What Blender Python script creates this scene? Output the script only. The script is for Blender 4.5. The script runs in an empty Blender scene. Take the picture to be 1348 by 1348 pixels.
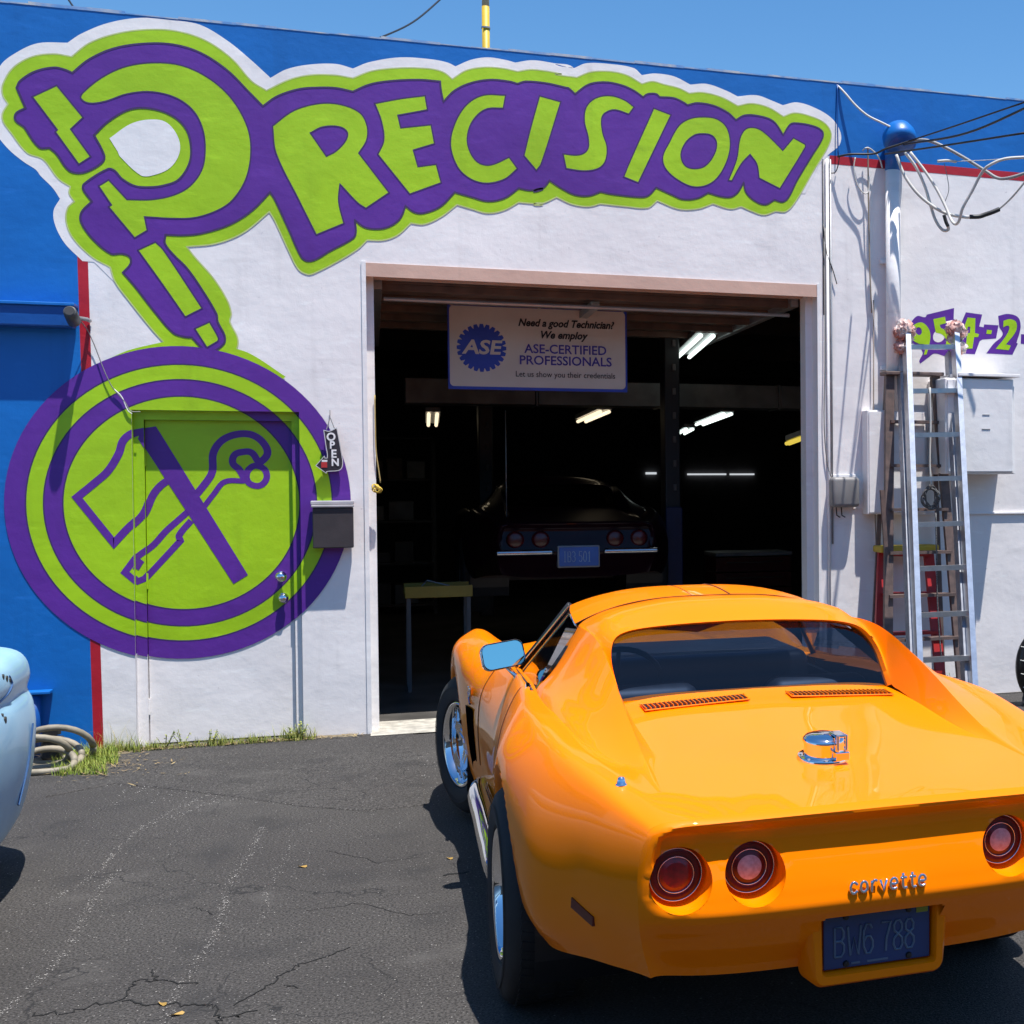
import bpy, bmesh, math, random
import numpy as np
from mathutils import Vector, Matrix
from mathutils.geometry import tessellate_polygon
random.seed(7)
S = bpy.context.scene
COL = S.collection
# ------------------------------------------------------------------ camera
F, CX, CY, YAW, PITCH, ROLL, H, W = 1769.1, 1145.3, 678.1, .3556, -.0204, -.0057, 1.617, 9.49
_c, _s = math.cos(YAW), math.sin(YAW)
fwd = Vector((_s*math.cos(PITCH), _c*math.cos(PITCH), math.sin(PITCH)))
_r = Vector((_c, -_s, 0)); _u = _r.cross(fwd)
rgt = _r*math.cos(ROLL) + _u*math.sin(ROLL); upv = rgt.cross(fwd)
cam = bpy.data.cameras.new('camera'); co = bpy.data.objects.new('camera', cam); COL.objects.link(co)
M3 = Matrix((rgt, upv, -fwd)).transposed().to_4x4(); M3.translation = (0, 0, H); co.matrix_world = M3
cam.sensor_width = 36; cam.sensor_fit = 'HORIZONTAL'; cam.lens = F/1348*36
cam.shift_x = (674-CX)/1348; cam.shift_y = (CY-674)/1348
cam.clip_start = .05; cam.clip_end = 2000
S.camera = co
# ------------------------------------------------------------------ light
SUN = Vector((.14, -.262, 1)).normalized()
w = bpy.data.worlds.new('World'); S.world = w; w.use_nodes = True
nt = w.node_tree; bg = nt.nodes['Background']; sk = nt.nodes.new('ShaderNodeTexSky')
sk.sky_type = 'NISHITA'; sk.sun_disc = False; sk.sun_elevation = math.asin(SUN.z)
sk.sun_rotation = math.atan2(SUN.x, SUN.y); sk.air_density = 1.0; sk.dust_density = .3; sk.ozone_density = 2.0
hs = nt.nodes.new('ShaderNodeHueSaturation'); hs.inputs['Saturation'].default_value = 1.30; hs.inputs['Value'].default_value = 1.0
nt.links.new(sk.outputs[0], hs.inputs['Color']); nt.links.new(hs.outputs[0], bg.inputs[0]); bg.inputs[1].default_value = .115
sl = bpy.data.lights.new('sun', 'SUN'); sl.energy = 4.9; sl.angle = math.radians(.5); sl.color = (1, .965, .92)
so = bpy.data.objects.new('sun', sl); COL.objects.link(so); so.rotation_euler = SUN.to_track_quat('Z', 'Y').to_euler()
S.view_settings.view_transform = 'Standard'; S.view_settings.look = 'None'
S.view_settings.exposure = .57; S.view_settings.gamma = 1; S.view_settings.use_curve_mapping = False

# ------------------------------------------------------------------ helpers
def ray(x, y): return fwd + rgt*((x-CX)/F) - upv*((y-CY)/F)
def P(x, y, Y=W):                       # a point of the photograph on the plane at distance Y
    d = ray(x, y); t = Y/d.y; return Vector((0, 0, H)) + d*t
def G(x, y, z=0):                       # a point of the photograph on the ground
    d = ray(x, y); t = (z-H)/d.z; return Vector((0, 0, H)) + d*t

def node_mat(name):
    m = bpy.data.materials.new(name); m.use_nodes = True
    return m, m.node_tree, m.node_tree.nodes['Principled BSDF']
def mix_noise(t, b, c1, c2, scale, detail=4, lo=.35, hi=.65, coord='Object', stretch=None):
    n = t.nodes.new('ShaderNodeTexNoise'); n.inputs['Scale'].default_value = scale; n.inputs['Detail'].default_value = detail
    tc = t.nodes.new('ShaderNodeTexCoord')
    if stretch:
        mp = t.nodes.new('ShaderNodeMapping'); mp.inputs['Scale'].default_value = stretch
        t.links.new(tc.outputs[coord], mp.inputs[0]); t.links.new(mp.outputs[0], n.inputs[0])
    else: t.links.new(tc.outputs[coord], n.inputs[0])
    r = t.nodes.new('ShaderNodeMapRange'); r.inputs[1].default_value = lo; r.inputs[2].default_value = hi
    t.links.new(n.outputs[0], r.inputs[0])
    m = t.nodes.new('ShaderNodeMix'); m.data_type = 'RGBA'
    t.links.new(r.outputs[0], m.inputs[0])
    for i, c in ((6, c1), (7, c2)):
        if isinstance(c, (tuple, list)): m.inputs[i].default_value = (*c, 1)
        else: t.links.new(c, m.inputs[i])
    return m.outputs[2], n
def bump(t, b, scale, strength, dist=.01, detail=5, prev=None):
    n = t.nodes.new('ShaderNodeTexNoise'); n.inputs['Scale'].default_value = scale; n.inputs['Detail'].default_value = detail
    tc = t.nodes.new('ShaderNodeTexCoord'); t.links.new(tc.outputs['Object'], n.inputs[0])
    bp = t.nodes.new('ShaderNodeBump'); bp.inputs['Strength'].default_value = strength; bp.inputs['Distance'].default_value = dist
    t.links.new(n.outputs[0], bp.inputs['Height'])
    if prev: t.links.new(prev.outputs[0], bp.inputs['Normal'])
    t.links.new(bp.outputs[0], b.inputs['Normal']); return bp
def mat(name, c, rough=.5, metal=0, c2=None, scale=8, bs=0, bscale=40, bd=.005, coat=0, spec=None, em=None, es=0):
    m, t, b = node_mat(name)
    b.inputs['Base Color'].default_value = (*c, 1); b.inputs['Roughness'].default_value = rough; b.inputs['Metallic'].default_value = metal
    if c2 is None: c2 = tuple(v*.82 for v in c)
    o, _ = mix_noise(t, b, c, c2, scale); t.links.new(o, b.inputs['Base Color'])
    if bs: bump(t, b, bscale, bs, bd)
    if coat: b.inputs['Coat Weight'].default_value = coat; b.inputs['Coat Roughness'].default_value = .02
    if spec is not None: b.inputs['Specular IOR Level'].default_value = spec
    if em: b.inputs['Emission Color'].default_value = (*em, 1); b.inputs['Emission Strength'].default_value = es
    return m
def paint_mat(name, c, var=.9, rough=.55, dirt=None):
    """brushed masonry paint: uneven trowelled relief, faint grime and chips"""
    m, t, b = node_mat(name); b.inputs['Roughness'].default_value = rough
    o, _ = mix_noise(t, b, c, tuple(v*var for v in c), 1.3, 6, .35, .7)
    o2, _ = mix_noise(t, b, o, tuple(v*.80 for v in c), 4, 10, .60, .78, stretch=(.5, 1, 2.2))
    if dirt: o2, _ = mix_noise(t, b, o2, dirt, 26, 8, .70, .76)
    o2, _ = mix_noise(t, b, o2, tuple(v*.72 for v in c), 5, 6, .60, .92, stretch=(1.6, 1, .12))
    o2, _ = mix_noise(t, b, o2, tuple(min(v*1.12+.01, .9) for v in c), 14, 5, .60, .85, stretch=(.4, 1, 1.5))
    t.links.new(o2, b.inputs['Base Color'])
    b1 = bump(t, b, 1.8, .30, .05, 3); b2 = bump(t, b, 24, .25, .006, 8, b1); bump(t, b, 120, .2, .002, 4, b2)
    return m

MW = paint_mat('white_wall_paint', (.83, .79, .775), .93, dirt=(.62, .58, .58))
MB = paint_mat('blue_wall_paint', (.002, .135, .47), .85, .42)
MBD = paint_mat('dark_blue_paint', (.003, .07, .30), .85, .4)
MG = paint_mat('lime_paint', (.36, .60, .002), .84, .5)
MP = paint_mat('purple_paint', (.105, .018, .285), .85, .5)
MPD = mat('purple_edge_line', (.05, .02, .11), .6)
ML = mat('pale_edge_line', (.52, .60, .22), .6)
MR = paint_mat('red_stripe_paint', (.42, .006, .02), .85, .5)
MWF = paint_mat('white_gloss_trim', (.83, .80, .785), .93, .35)
MTAN = paint_mat('tan_lintel_paint', (.62, .40, .31), .85, .5)
MBLK = mat('black_plastic', (.012, .012, .014), .45)
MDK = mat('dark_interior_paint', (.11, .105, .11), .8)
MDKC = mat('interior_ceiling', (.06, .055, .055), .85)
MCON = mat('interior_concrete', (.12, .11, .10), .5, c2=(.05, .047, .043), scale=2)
MSILL = mat('sill_concrete', (.50, .47, .40), .8, c2=(.30, .28, .24), scale=14, bs=.4, bscale=60)
MCH = mat('chrome', (.82, .83, .85), .05, 1, c2=(.78, .79, .8))
MAL = mat('aluminium', (.62, .63, .65), .36, 1, c2=(.50, .51, .53), scale=20, bs=.15, bscale=90, bd=.002)
MALD = mat('dull_aluminium', (.40, .42, .46), .5, .6, c2=(.30, .31, .35), scale=20)
MGREY = mat('grey_plastic', (.22, .21, .205), .5)
MGAL = mat('galvanised_steel', (.34, .35, .37), .45, .5)
MRUB = mat('tyre_rubber', (.012, .012, .013), .75, c2=(.02, .02, .02), bs=.2, bscale=60)
MYEL = mat('yellow_plastic', (.60, .40, .03), .5)
MRED = mat('red_fibreglass', (.42, .02, .02), .45)
MBRN = mat('weathered_brown_metal', (.15, .10, .085), .6, c2=(.09, .065, .06), scale=20)
MROPE = mat('pale_cable', (.62, .60, .55), .6)
MWIRE = mat('black_wire', (.012, .012, .014), .5)

def finish(o, label=None, cat=None, group=None, kind=None):
    if label: o['label'] = label
    if cat: o['category'] = cat
    if group: o['group'] = group
    if kind: o['kind'] = kind
    return o
def empty(name, loc=(0, 0, 0), rot=(0, 0, 0), **k):
    o = bpy.data.objects.new(name, None); COL.objects.link(o); o.location = loc; o.rotation_euler = rot
    o.empty_display_size = .1
    return finish(o, **k)
def mesh_obj(name, vs, fs, m, parent=None, smooth=False, **k):
    me = bpy.data.meshes.new(name); me.from_pydata([tuple(v) for v in vs], [], [tuple(f) for f in fs]); me.validate(); me.update()
    if smooth: me.polygons.foreach_set('use_smooth', [True]*len(me.polygons))
    for q in (m if isinstance(m, list) else [m]): me.materials.append(q)
    o = bpy.data.objects.new(name, me); COL.objects.link(o)
    if parent: o.parent = parent
    return finish(o, **k)
class Msh:
    def __init__(s): s.v = []; s.f = []
    def add(s, v, f):
        n = len(s.v); s.v += [tuple(a) for a in v]; s.f += [tuple(i+n for i in q) for q in f]; return s
    def box(s, a, b, M=None):
        x0, y0, z0 = a; x1, y1, z1 = b
        v = [Vector(p) for p in ((x0,y0,z0),(x1,y0,z0),(x1,y1,z0),(x0,y1,z0),(x0,y0,z1),(x1,y0,z1),(x1,y1,z1),(x0,y1,z1))]
        if M: v = [M @ p for p in v]
        return s.add(v, [(0,3,2,1),(4,5,6,7),(0,1,5,4),(1,2,6,5),(2,3,7,6),(3,0,4,7)])
    def rbox(s, a, b, r=.01, M=None, seg=2):
        bm = bmesh.new(); bmesh.ops.create_cube(bm, size=1)
        c = (Vector(a)+Vector(b))/2; d = Vector(b)-Vector(a)
        for v in bm.verts: v.co = Vector((v.co.x*d.x, v.co.y*d.y, v.co.z*d.z))+c
        bmesh.ops.bevel(bm, geom=bm.edges[:], offset=min(r, min(abs(q) for q in d)*.45), segments=seg, affect='EDGES', profile=.5)
        vs = [(M @ v.co) if M else v.co.copy() for v in bm.verts]; bm.verts.index_update()
        s.add(vs, [[v.index for v in f.verts] for f in bm.faces]); bm.free(); return s
    def tube(s, pts, r, n=8, cap=True):
        pts = [Vector(p) for p in pts]; R = r if isinstance(r, (list, tuple)) else [r]*len(pts)
        up = Vector((0, 0, 1)); base = len(s.v); ref = None
        for i, p in enumerate(pts):
            d = (pts[min(i+1, len(pts)-1)]-pts[max(i-1, 0)]).normalized()
            if ref is None: ref = d.orthogonal().normalized()
            else: ref = (ref - d*ref.dot(d)).normalized()
            q = d.cross(ref)
            for k in range(n):
                a = 2*math.pi*k/n; s.v.append(tuple(p+(ref*math.cos(a)+q*math.sin(a))*R[i]))
        for i in range(len(pts)-1):
            for k in range(n):
                a = base+i*n+k; b = base+i*n+(k+1) % n; s.f.append((a, b, b+n, a+n))
        if cap:
            s.f.append(tuple(base+k for k in reversed(range(n)))); e = base+(len(pts)-1)*n; s.f.append(tuple(e+k for k in range(n)))
        return s
    def beam(s, p0, p1, w_, d_, side=Vector((1, 0, 0))):
        """bar of width w_ along side and depth d_"""
        p0 = Vector(p0); p1 = Vector(p1); a = (p1-p0).normalized(); x = (side-a*side.dot(a)).normalized(); y = a.cross(x)
        v = [p+x*sx*w_/2+y*sy*d_/2 for p in (p0, p1) for sx, sy in ((-1,-1),(1,-1),(1,1),(-1,1))]
        return s.add(v, [(0,3,2,1),(4,5,6,7),(0,1,5,4),(1,2,6,5),(2,3,7,6),(3,0,4,7)])
    def lathe(s, prof, n=32, M=None):
        """profile of (radius, height) about the local y axis"""
        base = len(s.v)
        for r, y in prof:
            for k in range(n):
                a = 2*math.pi*k/n; p = Vector((r*math.cos(a), y, r*math.sin(a))); s.v.append(tuple(M @ p if M else p))
        for i in range(len(prof)-1):
            for k in range(n):
                a = base+i*n+k; b = base+i*n+(k+1) % n; s.f.append((a, b, b+n, a+n))
        return s
    def make(s, name, m, parent=None, smooth=False, **k): return mesh_obj(name, s.v, s.f, m, parent, smooth, **k)
def sm(o, ang=35):
    me = o.data; me.polygons.foreach_set('use_smooth', [True]*len(me.polygons))
    me.set_sharp_from_angle(angle=math.radians(ang)); return o
def crom(pts, n=6, closed=True):
    """smooth curve through 2D/3D points; a point ending in 'c' stays a corner"""
    Q = [(Vector([float(a) for a in p[:-1]]) if p[-1] == 'c' else Vector([float(a) for a in p])) for p in pts]
    C = [p[-1] == 'c' for p in pts]; N = len(Q); out = []
    rng = range(N) if closed else range(N-1)
    for i in rng:
        a, b = Q[i], Q[(i+1) % N]
        p0 = Q[(i-1) % N] if (closed or i > 0) else a; p3 = Q[(i+2) % N] if (closed or i+2 < N) else b
        L = (b-a).length
        def tan(pa, pm, pb): 
            d = pb-pa; return d.normalized() if d.length > 1e-9 else d
        ta = (b-a).normalized() if C[i] else tan(p0, a, b); tb = (b-a).normalized() if C[(i+1) % N] else tan(a, b, p3)
        if C[i] and C[(i+1) % N]: out.append(a); continue
        for k in range(n):
            t = k/n; h1 = 2*t**3-3*t**2+1; h2 = t**3-2*t**2+t; h3 = 1-h1; h4 = t**3-t**2
            out.append(a*h1+ta*(L*h2)+b*h3+tb*(L*h4))
    if not closed: out.append(Q[-1])
    return out
def T3(s, ox, oy, k):
    """'x y' / 'x yc' traced points -> photograph pixels"""
    r = []
    for q in s.split(','):
        q = q.strip(); c = q.endswith('c'); q = q.rstrip('c'); a, b = q.split(); p = (ox+float(a)/k, oy+float(b)/k)
        r.append(p+('c',) if c else p)
    return r
Z1 = lambda s: T3(s, 0, 0, 2.808)
Z2 = lambda s: T3(s, 340, 60, 3.2095)
Z3 = lambda s: T3(s, 700, 60, 3.2095)
Z4 = lambda s: T3(s, 0, 440, 2.808)
Z5 = lambda s: T3(s, 1080, 390, 4.65)
Z6 = lambda s: T3(s, 1050, 90, 4.349)
Z7 = lambda s: T3(s, 350, 520, 5.617)
def fill(loops, y):
    L3 = [[Vector((p.x, p.y, 0)) for p in lp] for lp in loops]
    tri = tessellate_polygon(L3); vs = [Vector((p.x, y, p.y)) for lp in L3 for p in lp]
    fs = []
    for a, b, c in tri:
        n = (vs[b]-vs[a]).cross(vs[c]-vs[a]); fs.append((a, b, c) if n.y < 0 else (a, c, b))
    return vs, fs
def to_wall(px):                       # pixel curve -> (X,Z) curve on the wall plane
    r = []
    for p in px:
        q = P(p[0], p[1]); r.append(Vector((q.x, q.z)))
    return r
def wloop(pts, n=6): return to_wall(crom(pts, n))
def ribbon(path, wd, y, closed=True):
    """flat painted line along a path on the wall"""
    pts = [p for i, p in enumerate(path) if i == 0 or (p-path[i-1]).length > 1e-5]
    N = len(pts); vs = []; fs = []
    for i, p in enumerate(pts):
        a = pts[(i-1) % N] if (closed or i) else p; b = pts[(i+1) % N] if (closed or i < N-1) else p
        d1 = (p-a).normalized() if (p-a).length > 1e-9 else (b-p).normalized(); d2 = (b-p).normalized() if (b-p).length > 1e-9 else d1
        n1 = Vector((-d1.y, d1.x)); n2 = Vector((-d2.y, d2.x)); m_ = (n1+n2)
        m_ = m_.normalized() if m_.length > .2 else n1; k = min(1/max(m_.dot(n1), .5), 1.6)
        for s in (1, -1): q = p+m_*(s*wd/2*k); vs.append(Vector((q.x, y, q.y)))
    for i in range(N if closed else N-1):
        j = (i+1) % N; q = (2*i, 2*j, 2*j+1, 2*i+1)
        n = (vs[q[1]]-vs[q[0]]).cross(vs[q[2]]-vs[q[0]]); fs.append(q if n.y < 0 else q[::-1])
    return vs, fs
STROKES = {'B': [[(0,0),(0,1),(.7,1),(.95,.85),(.95,.65),(.7,.52),(0,.52)],[(.7,.52),(1,.38),(1,.15),(.7,0),(0,0)]],
 'W': [[(0,1),(.2,0),(.5,.6),(.8,0),(1,1)]], '6': [[(.9,.85),(.7,1),(.3,1),(0,.75),(0,.25),(.3,0),(.7,0),(1,.2),(1,.4),(.7,.58),(.3,.58),(0,.4)]],
 '7': [[(0,1),(1,1),(.5,.4),(.45,0)]], '8': [[(.5,.54),(.1,.65),(.05,.85),(.3,1),(.7,1),(.95,.85),(.9,.65),(.5,.54),(.05,.38),(0,.18),(.25,0),(.75,0),(1,.18),(.95,.38),(.5,.54)]],
 'I': [[(.2,1),(.8,1)],[(.5,1),(.5,0)],[(.2,0),(.8,0)]], '1': [[(.2,.8),(.5,1),(.5,0)],[(.2,0),(.8,0)]], '3': [[(0,.9),(.3,1),(.7,1),(.95,.8),(.9,.62),(.45,.53),(.95,.42),(1,.2),(.7,0),(.3,0),(0,.12)]],
 '5': [[(.95,1),(.1,1),(.05,.55),(.6,.6),(1,.4),(1,.2),(.7,0),(.3,0),(0,.12)]], '0': [[(.3,0),(0,.25),(0,.75),(.3,1),(.7,1),(1,.75),(1,.25),(.7,0),(.3,0)]], ' ': []}
def stroke_text(txt, x0, z0, h, wch0, gap, r, y, n=6, depth_axis=True):
    ms = Msh(); x = x0
    for ch in txt:
        wch = wch0*1.3 if ch == 'W' else wch0*.9
        if ch == 'W': x += .003
        for st in STROKES[ch]:
            ms.tube([(x+a*wch, y, z0+b*h) for a, b in st], r, n)
        x += (wch+gap) if ch != ' ' else (wch+gap)*.55
    return ms
def text_obj(name, txt, m, parent, loc, size, sx=1, shear=0, bold=0, align='CENTER', rot=(math.pi/2, 0, 0), ext=.0008, vert=False):
    c = bpy.data.curves.new(name, 'FONT'); c.body = txt; c.size = size; c.align_x = align; c.align_y = 'CENTER'; c.shear = shear; c.offset = bold; c.extrude = ext
    c.resolution_u = 3
    t = bpy.data.objects.new('t', c); COL.objects.link(t)
    dg = bpy.context.evaluated_depsgraph_get(); dg.update(); me = bpy.data.meshes.new_from_object(t.evaluated_get(dg))
    bpy.data.objects.remove(t); bpy.data.curves.remove(c)
    me.name = name; me.materials.clear(); me.materials.append(m); o = bpy.data.objects.new(name, me); COL.objects.link(o)
    o.location = loc; o.rotation_euler = rot; o.scale = (sx, 1, 1)
    if parent: o.parent = parent
    return o

# ------------------------------------------------------------------ ground
def asphalt():
    m, t, b = node_mat('asphalt'); b.inputs['Roughness'].default_value = .85
    o, _ = mix_noise(t, b, (.049, .044, .041), (.068, .062, .057), .9, 8, .35, .65)
    o, _ = mix_noise(t, b, o, (.028, .026, .026), 2.6, 6, .55, .75)
    o, _ = mix_noise(t, b, o, (.019, .017, .015), 110, 5, .46, .58)
    o, _ = mix_noise(t, b, o, (.16, .15, .14), 95, 2, .655, .70)
    o, _ = mix_noise(t, b, o, (.24, .23, .21), 42, 2, .735, .77)
    o, _ = mix_noise(t, b, o, (.022, .021, .021), 1.1, 5, .60, .78, stretch=(2.2, .5, 1))
    o, _ = mix_noise(t, b, o, (.105, .098, .09), 1.6, 9, .62, .85)
    # cracks
    tc = t.nodes.new('ShaderNodeTexCoord'); n = t.nodes.new('ShaderNodeTexNoise'); n.inputs['Scale'].default_value = 5; n.inputs['Detail'].default_value = 8
    t.links.new(tc.outputs['Object'], n.inputs[0])
    mx = t.nodes.new('ShaderNodeMix'); mx.data_type = 'VECTOR'; mx.inputs[0].default_value = .22
    t.links.new(tc.outputs['Object'], mx.inputs[4]); t.links.new(n.outputs['Color'], mx.inputs[5])
    v = t.nodes.new('ShaderNodeTexVoronoi'); v.feature = 'DISTANCE_TO_EDGE'; v.inputs['Scale'].default_value = 1.9; t.links.new(mx.outputs[1], v.inputs[0])
    r = t.nodes.new('ShaderNodeMapRange'); r.inputs[1].default_value = .002; r.inputs[2].default_value = .0075; r.inputs[3].default_value = 1; r.inputs[4].default_value = 0
    t.links.new(v.outputs[0], r.inputs[0])
    k = t.nodes.new('ShaderNodeTexNoise'); k.inputs['Scale'].default_value = .8; t.links.new(tc.outputs['Object'], k.inputs[0])
    r2 = t.nodes.new('ShaderNodeMapRange'); r2.inputs[1].default_value = .42; r2.inputs[2].default_value = .56; t.links.new(k.outputs[0], r2.inputs[0])
    mu = t.nodes.new('ShaderNodeMath'); mu.operation = 'MULTIPLY'; t.links.new(r.outputs[0], mu.inputs[0]); t.links.new(r2.outputs[0], mu.inputs[1])
    m2 = t.nodes.new('ShaderNodeMix'); m2.data_type = 'RGBA'; t.links.new(mu.outputs[0], m2.inputs[0]); t.links.new(o, m2.inputs[6]); m2.inputs[7].default_value = (.012, .011, .011, 1)
    t.links.new(m2.outputs[2], b.inputs['Base Color'])
    b1 = bump(t, b, 3, .35, .03, 3); bump(t, b, 150, .9, .006, 3, b1)
    return m
MASP = asphalt()
vs = []; fs = []
mesh_obj('ground', [(-300, -300, -.004), (300, -300, -.004), (300, 300, -.004), (-300, 300, -.004)], [(0, 1, 2, 3)], MASP, kind='structure')
mesh_obj('parking_lot', [(-20, -20, 0), (20, -20, 0), (20, W-.02, 0), (-20, W-.02, 0)], [(0, 1, 2, 3)], MASP, kind='structure')
# raised patch edge running along the building: a thin newer lift of asphalt
pe = [G(*p) for p in ((60, 1050), (150, 1032), (215, 1038), (300, 1048), (400, 1062), (480, 1068), (560, 1060))]
top = [Vector((p.x, W-.02, .006)) for p in pe]
vs = [(p.x, p.y, .001) for p in pe]+[(p.x, p.y+.012, .006) for p in pe]+[tuple(p) for p in top]; n = len(pe)
fs = [(i, i+1, i+1+n, i+n) for i in range(n-1)]+[(i+n, i+1+n, i+1+2*n, i+2*n) for i in range(n-1)]
mesh_obj('asphalt_patch', vs, fs, MASP, kind='structure')
# pale scuffed lines: crumbs of light aggregate lying on the asphalt
MPEB = mat('pale_aggregate', (.38, .36, .33), .9, c2=(.22, .21, .2), scale=60)
pb = Msh()
def crumb(x, y, s):
    a = random.random()*6; k = [(x+s*math.cos(a+i*2.09)*random.uniform(.6, 1.2), y+s*math.sin(a+i*2.09)*random.uniform(.6, 1.2), .0025) for i in range(3)]
    pb.add(k+[(x, y, .003+s*.5)], [(0, 1, 3), (1, 2, 3), (2, 0, 3)])
for path, dens, sp in (([(275, 1045), (230, 1065), (150, 1120), (110, 1160), (70, 1190)], 230, .010), ([(150, 1145), (125, 1195), (85, 1245), (5, 1340)], 260, .011),
    ([(350, 1087), (320, 1130), (300, 1190), (262, 1255), (235, 1320), (225, 1348)], 380, .011), ([(385, 1092), (370, 1140), (355, 1190), (345, 1210)], 80, .009),
    ([(290, 1050), (210, 1085)], 70, .02)):
    q = [G(*p) for p in path]
    L = [(q[i+1]-q[i]).length for i in range(len(q)-1)]; tot = sum(L)
    for _ in range(dens):
        d = random.random()*tot; i = 0
        while d > L[i] and i < len(L)-1: d -= L[i]; i += 1
        p = q[i].lerp(q[i+1], d/L[i]); crumb(p.x+random.gauss(0, sp)+.02*math.sin(p.y*5), p.y+random.gauss(0, sp), random.uniform(.0015, .0042))
for _ in range(500):
    p = G(random.gauss(200, 45), random.gauss(1022, 7)); crumb(p.x, p.y, random.uniform(.002, .005))
for _ in range(1500):
    p = G(random.uniform(-50, 640), random.uniform(985, 1400)); crumb(p.x, p.y, random.uniform(.001, .0035))
for _ in range(700):
    p = G(random.uniform(150, 580), random.uniform(990, 1060)); crumb(p.x, p.y, random.uniform(.002, .005))
pb.make('loose_grit', MPEB, kind='stuff')
# main cracks, as thin dark ribbons
ck = Msh(); MCR = mat('crack_dark', (.008, .008, .008), 1)
def crack(path, wd=.006):
    q = []
    for i in range(len(path)-1):
        a, b = G(*path[i]), G(*path[i+1])
        for k in range(8):
            p = a.lerp(b, k/8); q.append(Vector((p.x+random.gauss(0, .006), p.y+random.gauss(0, .01))))
    v, f = ribbon(q, wd, 0, False); vv = [(p.x, p.z, .0022) for p in v]
    f2 = [g[::-1] for g in f]
    ck.add(vv, f2)
crack([(40, 1335), (100, 1332), (165, 1312), (180, 1290), (203, 1292), (270, 1296)], .005); crack([(203, 1292), (200, 1275)], .004)
crack([(165, 1318), (215, 1322), (255, 1323), (280, 1323), (288, 1340), (340, 1332)], .006)
crack([(288, 1340), (280, 1360)], .006); crack([(310, 1322), (350, 1300), (375, 1280), (400, 1268), (470, 1245)], .005)
crack([(370, 1298), (395, 1300)], .004); crack([(585, 1152), (622, 1148)], .014)
crack([(250, 1195), (285, 1205)], .003); crack([(430, 1120), (500, 1135), (560, 1128)], .003); crack([(400, 1200), (470, 1190), (540, 1205), (600, 1200)], .003)
ck.make('asphalt_crack', MCR, kind='structure')
for px, ll in (((592, 1131), 'small dry leaf close to the shadow of the orange car'), ((398, 1142), 'small yellow leaf alone in the middle of the asphalt'), ((233, 1337), 'yellow leaf nearest the bottom edge beside a crack'), ((214, 1323), 'yellow leaf on the crack near the bottom left')):
    g = G(*px); a = random.random()*3
    l = [Vector((math.cos(t)*.022, math.sin(t)*.008, .004+.004*math.sin(t*2))) for t in [i*math.pi/4 for i in range(8)]]
    R_ = Matrix.Rotation(a, 3, 'Z')
    mesh_obj('fallen_leaf', [R_ @ p for p in l], [tuple(range(8))], mat('dry_leaf', (.42, .26, .06), .7), label=ll, cat='leaf', group='dry leaves scattered on the asphalt').location = (g.x, g.y, .002)
# ------------------------------------------------------------------ building
GX0, GX1, GZ = -.02, 3.122, 3.115            # roll-up door opening
DX0, DX1, DZ = -1.395, -.43, 2.13            # doorway
SX0, SX1, SZ = -1.335, -.478, 2.072          # door leaf
FY, DY = W+.055, W+.10
shop = empty('auto_repair_shop', (GX0, W, 0), label='auto repair shop painted blue and white with a big mural and an open bay', cat='building')
def to_shop(o):
    o.parent = shop; o.matrix_parent_inverse = Matrix.Translation(-shop.location); return o
XL, XR = -7, 9
def zt(x): return 4.60+.0082*x
wl = Msh()
def wrect(x0, x1, z0, z1, top=False):
    a, b = (z1, z1) if not top else (zt(x0), zt(x1))
    nx = max(1, int((x1-x0)/1.5))
    v = [(x0, W, z0), (x1, W, z0), (x1, W, b), (x0, W, a), (x0, W+.2, z0), (x1, W+.2, z0), (x1, W+.2, b), (x0, W+.2, a)]
    wl.add(v, [(0,1,2,3),(5,4,7,6),(0,3,7,4),(1,5,6,2),(3,2,6,7),(0,4,5,1)])
wrect(XL, DX0, 0, GZ); wrect(DX0, DX1, DZ, GZ); wrect(DX1, GX0, 0, GZ); wrect(GX1, XR, 0, GZ); wrect(XL, XR, GZ, 4.6, True)
to_shop(wl.make('wall', MW))
# ragged roof edge: a thin rolled strip of roofing along the top of the wall
re_ = Msh(); x = XL
while x < XR:
    l = random.uniform(.05, .35); h = random.uniform(.002, .016); re_.box((x, W-.004, zt(x)-.004), (x+l, W+.21, zt(x)+h)); x += l
to_shop(re_.make('roof_edge', mat('chipped_coping', (.10, .26, .55), .7, c2=(.45, .47, .5), scale=9)))
# paint on the facade: sheets stacked a few mm apart
def thin(y): return W-(W-y)*.28
def paint(name, loops, m, y, **k):
    v, f = fill(loops, thin(y)); return to_shop(mesh_obj(name, v, f, m, **k))
V2 = lambda x, z: Vector((x, z))
bx = P(109, 600).x; rx = P(124, 600).x
def sub(a, b, n=12): return [a.lerp(b, i/n) for i in range(n)]
paint('blue_side_paint', [[V2(XL, 0), V2(bx+.045, 0), V2(bx+.03, 1.5), V2(bx-.0, 4.08), V2(XL, 4.08)]], MB, W-.003)
paint('blue_band_paint', [[V2(XL, 4.0805), V2(3.2, 4.0805), V2(XR, 4.045), V2(XR, zt(XR)-.003), V2(XL, zt(XL)-.003)]], MB, W-.003)
paint('red_stripe', [[V2(bx+.032, .0), V2(rx+.025, .0), V2(rx-.02, 3.4), V2(bx-.015, 3.4)]], MR, W-.0048)
paint('red_stripe', [[V2(3.22, 4.02), V2(XR, 3.985), V2(XR, 4.05), V2(3.22, 4.083)]], MR, W-.0045)
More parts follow.
